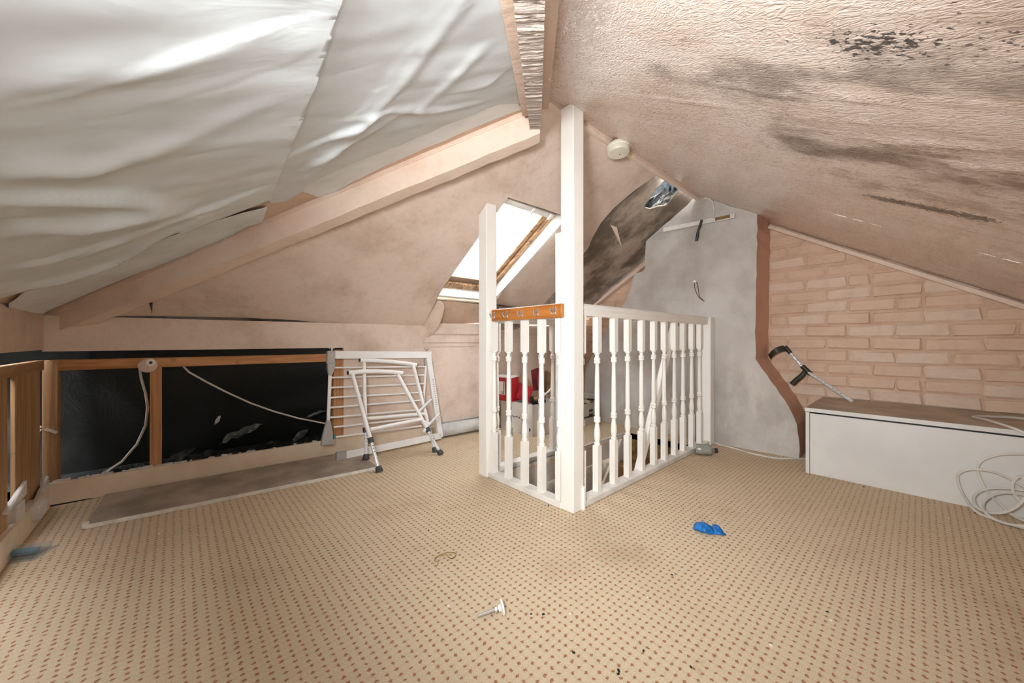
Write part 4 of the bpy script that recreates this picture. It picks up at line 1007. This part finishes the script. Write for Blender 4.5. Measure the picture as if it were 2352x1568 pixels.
# torn plaster and insulation hanging in the far corner
random.seed(31)
ti = sheet([(2.05, 2.42), (2.22, 2.40), (2.40, 2.45), (2.48, 2.55), (2.30, 2.60), (2.1, 2.57)], .02, lambda x, y: (x, y, z_far(x, y) - 0.06 - 0.5 * (y - 2.4) * .3 + 0.02 * noise.noise((x * 18, y * 18, 1))))
tag(ti.build('torn_lining', 'torn', smooth=True, thick=.003), 'torn spotted ceiling lining hanging under the roof behind the hook rack', 'lining')

# ---------------------------------------------------------------- right: boxed unit, crutch, cables
bx = thing('low_cupboard', 'long low white melamine boxing with a dusty lid against the brick wall', 'cupboard', (3.07, -0.1, 0))
Y0, Y1 = -0.70, 0.452
MB().box((2.779, (Y0 + Y1 - .02) / 2, 0.178), (0.018, Y1 - Y0 - .02, 0.356)).build('front_panel', 'melamine', bx, bevel=.0015)
MB().box((2.776, Y1 - .009, 0.181), (0.020, 0.018, 0.362)).build('edge_strip', 'melamine', bx, bevel=.0015)
MB().box((3.08, Y1 - .009, 0.181), (0.588, 0.018, 0.362)).build('end_panel', 'box_top', bx)
MB().box((3.075, (Y0 + Y1) / 2, 0.376), (0.61, Y1 - Y0 + .006, 0.022)).build('lid', 'box_top', bx, bevel=.001)
MB().box((2.7685, (Y0 + Y1) / 2, 0.376), (0.003, Y1 - Y0 + .006, 0.022)).build('lid_edging', 'melamine', bx)
MB().box((2.782, (Y0 + Y1) / 2 - .05, 0.3605), (0.012, Y1 - Y0 - .12, 0.009)).build('gap_shade_strip', 'black_ink', bx)  # black strip paints in the shade of the gap under the lid

cr_ = thing('forearm_crutch', 'grey and black forearm crutch leaning between brick wall and boxing', 'crutch', (3.3, .5, .39))
def cp(px, py, x=3.30): return at(px, py, (1, 0, 0), x)
top, mid, bot = cp(1806, 799), cp(1851, 851), cp(1952, 918, 3.20)
ut = MB().tube([cp(1813, 808), mid], .0105, 12).build('upper_tube', 'alu', cr_, True)
lt = MB().tube([mid, bot, bot + (bot - mid) * .06], .0105, 12).build('lower_tube', 'alu', cr_, True)
MB().tube([cp(1842, 840), cp(1862, 859)], [.016, .017], 12).build('handle_socket', 'black_plastic', cr_, True)
MB().tube([cp(1849, 853), cp(1842, 862), cp(1830, 872), cp(1819, 882)], [.014, .017, .018, .017], 12).build('hand_grip', 'dark_olive', cr_, True)
MB().tube([cp(1803, 795), cp(1808, 802), cp(1816, 811)], [.012, .015, .013], 10).build('cuff_stem', 'black_plastic', cr_, True)
cuff = MB(); ca, cb2 = cp(1802, 799), cp(1767, 820); dr = (cb2 - ca); rings = []
for i in range(13):
    t = i / 12; a = math.pi * t
    p = ca + dr * t + Vector((-0.035 * math.sin(a), 0, 0.012 * math.sin(a)))
    w = Vector((0, -.38, -.92)) * 0.021 * (1 - .15 * t)
    nrm = Vector((-math.sin(a) * .003 - .002, 0, .001))
    rings.append([p - w, p + w, p + w + nrm, p - w + nrm])
cuff.ring(rings); cuff.build('arm_cuff', 'dark_olive', cr_, True)
for i in range(10):
    t = .10 + .088 * i; p = mid.lerp(bot, t)
    if i < 9: MB().lathe([(.0032, 0), (.0032, .0015), (.0004, .0015)], p + Vector((-.0098, -.003, .001)), (-1, -.3, .1), 8).build('adjustment_hole', 'black_ink', lt)
for t in (.22, .45, .68, .88):
    p = cp(1813, 808).lerp(mid, t); MB().lathe([(.0032, 0), (.0032, .0015), (.0004, .0015)], p + Vector((-.0098, -.003, .001)), (-1, -.3, .1), 8).build('adjustment_hole', 'black_ink', ut)

def catmull(P, k=6):
    P = [Vector(p) for p in P]; out = []
    for i in range(len(P) - 1):
        p0, p1, p2, p3 = P[max(0, i - 1)], P[i], P[i + 1], P[min(len(P) - 1, i + 2)]
        for q in range(k):
            t = q / k; out.append(0.5 * ((2 * p1) + (p2 - p0) * t + (2 * p0 - 5 * p1 + 4 * p2 - p3) * t * t + (3 * p1 - p0 - 3 * p2 + p3) * t ** 3))
    return out + [P[-1]]
def cpx(pts, x0):
    return [at(a, b, (1, 0, 0), x0 + dx) for a, b, dx in pts]
cb_ = thing('cable_coil', 'coil of white cable hanging over the front of the white boxing', 'cable', (2.72, -0.25, 0))
L = [cpx([(2360, 962, .30), (2300, 957, .33), (2236, 956, .25), (2270, 965, .10), (2310, 977, .01), (2345, 990, -.03), (2370, 1003, -.03)], 2.76),
     cpx([(2375, 1043, 0), (2330, 1042, 0), (2290, 1045, 0), (2255, 1058, 0), (2246, 1075, 0), (2252, 1100, 0), (2270, 1130, -.01), (2300, 1160, -.02), (2330, 1185, -.03), (2365, 1200, -.04)], 2.745),
     cpx([(2375, 1135, -.01), (2330, 1105, 0), (2280, 1083, 0), (2230, 1078, 0), (2203, 1087, 0), (2200, 1105, -.01), (2212, 1135, -.02), (2235, 1168, -.05), (2270, 1192, -.09), (2310, 1208, -.12), (2370, 1232, -.14)], 2.74),
     cpx([(2375, 1130, -.02), (2320, 1122, 0), (2270, 1122, 0), (2241, 1135, -.01), (2238, 1153, -.02), (2255, 1172, -.05), (2300, 1178, -.06), (2340, 1160, -.05), (2360, 1130, -.03), (2352, 1100, -.02), (2340, 1095, -.01), (2326, 1110, -.01), (2330, 1135, -.02), (2348, 1155, -.03)], 2.735),
     cpx([(2375, 1140, -.03), (2310, 1131, -.01), (2275, 1140, -.02), (2259, 1155, -.03), (2262, 1175, -.06), (2290, 1195, -.10), (2330, 1206, -.13), (2375, 1207, -.13)], 2.73)]
for ln in L:
    pts = catmull(ln); pts = [Vector((p.x, p.y, max(p.z, .007))) for p in pts]
    MB().tube(pts, .0055, 7).build('cable_loop', 'cable_white', cb_, True)
fc = catmull([(3.035, 1.055, .02), (3.02, 1.03, .006), (2.98, .90, .006), (2.935, .79, .006), (2.93, .70, .006), (2.94, .62, .006), (3.0, .56, .006), (3.05, .515, .006), (3.09, .49, .006)])
tag(MB().tube(fc, .006, 7).build('floor_cable', 'cable_white', smooth=True), 'white cable lying on the carpet along the chimney foot', 'cable')
gb = thing('plastic_bottle', 'grey clear plastic bottle lying at the far end of the balustrade', 'bottle', (2.69, .99, 0))
MB().lathe([(.001, 0), (.033, .0), (.037, .006), (.037, .085), (.030, .10), (.014, .112), (.014, .12), (.001, .12)], (2.645, 1.035, .038), (.52, -.85, 0), 16).build('bottle_body', 'clear_grey', gb, True)
MB().lathe([(.001, 0), (.016, 0), (.016, .02), (.001, .02)], (2.645 + .52 * .118, 1.035 - .85 * .118, .038), (.52, -.85, 0), 14).build('bottle_cap', 'black_plastic', gb, True)

# ---------------------------------------------------------------- small things on the carpet
gl = thing('rubber_glove', 'crumpled bright blue rubber glove on the carpet right of the balustrade', 'glove', (1.61, .58, 0))
def crump(u0, u1, w, hgt, seed, nm):
    A_ = Vector(u0); B_ = Vector(u1); rows_ = []
    n_ = 14; d_ = (B_ - A_).normalized(); s_ = Vector((-d_.y, d_.x, 0))
    for i in range(n_ + 1):
        t = i / n_; p = A_.lerp(B_, t); e = math.sin(math.pi * min(1, max(0.04, t * .9 + .06))) ** .4
        ww = w * e * (1 + .3 * noise.noise((t * 6, seed, 0))); row = []
        for j in range(12):
            a = 2 * math.pi * j / 12; rr_ = 1 + .35 * noise.noise((math.cos(a) * 2 + t * 5, math.sin(a) * 2, seed))
            row.append(p + s_ * (ww * math.cos(a) * rr_) + Vector((0, 0, hgt * e * max(0, .5 + .5 * math.sin(a) * rr_) + .001)))
        rows_.append(row)
    MB().ring(rows_).build(nm, 'blue_rubber', gl, False)
crump((1.60, .632, 0), (1.617, .560, 0), .034, .030, 1, 'palm')
crump((1.625, .575, 0), (1.655, .540, 0), .015, .020, 4, 'finger'); crump((1.61, .570, 0), (1.640, .522, 0), .010, .012, 7, 'finger'); crump((1.64, .575, 0), (1.672, .556, 0), .012, .022, 9, 'finger')
bo = thing('levelling_foot', 'steel levelling bolt with a white plastic foot lying on the carpet', 'bolt', (.66, .83, 0))
d_ = Vector((.083, -.040, .013)).normalized(); o_ = Vector((.630, .842, .006))
MB().lathe([(.001, 0), (.0042, .001), (.0042, .066), (.001, .066)], o_, d_, 12).build('threaded_rod', 'chrome', bo, True)
MB().lathe([(.001, 0), (.009, 0), (.009, .006), (.001, .006)], o_ + d_ * .052, d_, 6).build('hex_nut', 'chrome', bo)
MB().lathe([(.001, 0), (.008, .0), (.010, .006), (.022, .010), (.022, .014), (.018, .017), (.001, .017)], o_ + d_ * .062, d_, 20).build('foot_pad', 'white_paint', bo, True)
wr_ = [(-.05, -.02, .003), (-.03, .0, .004), (-.035, .02, .003), (-.01, .03, .006), (.02, .02, .004), (.015, -.01, .006), (.03, -.02, .004), (.05, -.005, .006), (.045, .02, .004), (.02, .035, .004), (-.02, .032, .005)]
tag(MB().tube(catmull([(.71 + a * .9, 1.143 + b * .9, z) for a, b, z in wr_]), .0012, 5).build('twisted_wire', 'brass', smooth=True), 'thin twisted brass wire on the carpet left of the levelling bolt', 'wire')
# crumbs scattered on the carpet
def crumbs(name, pts, mat, label, s=.0045):
    m = MB(); random.seed(len(pts))
    for px, py in pts:
        p = at(px, py, (0, 0, 1), 0.0); k = s * random.uniform(.6, 1.2)
        m.box((p.x, p.y, k * .25), (k * 1.5, k, k * .5), Matrix.Rotation(random.uniform(0, 3), 3, 'Z'))
    tag(m.build(name, mat), label, 'crumbs', kind='stuff')
crumbs('white_flakes', [(802, 1143), (1036, 1076), (555, 1205), (365, 1226), (1602, 1302), (1770, 1482), (1908, 1425), (1242, 1204), (1305, 1186), (1312, 1184), (1318, 1188), (1030, 1392), (298, 1282), (1310, 1410), (880, 1320), (1488, 1372), (2180, 1190)], 'white_paint', 'tiny white paint flakes scattered on the carpet')
crumbs('dark_crumbs', [(1900, 1405), (1421, 1541), (1318, 1499), (1478, 1495), (2135, 1155), (2240, 1178), (1587, 1532), (1248, 1411), (1220, 1410), (1193, 1131), (1260, 1161), (1543, 1320), (1984, 1118), (1420, 1548), (984, 1218), (1080, 1218), (891, 1036)], 'black_ink', 'tiny dark crumbs scattered on the carpet', .0045)
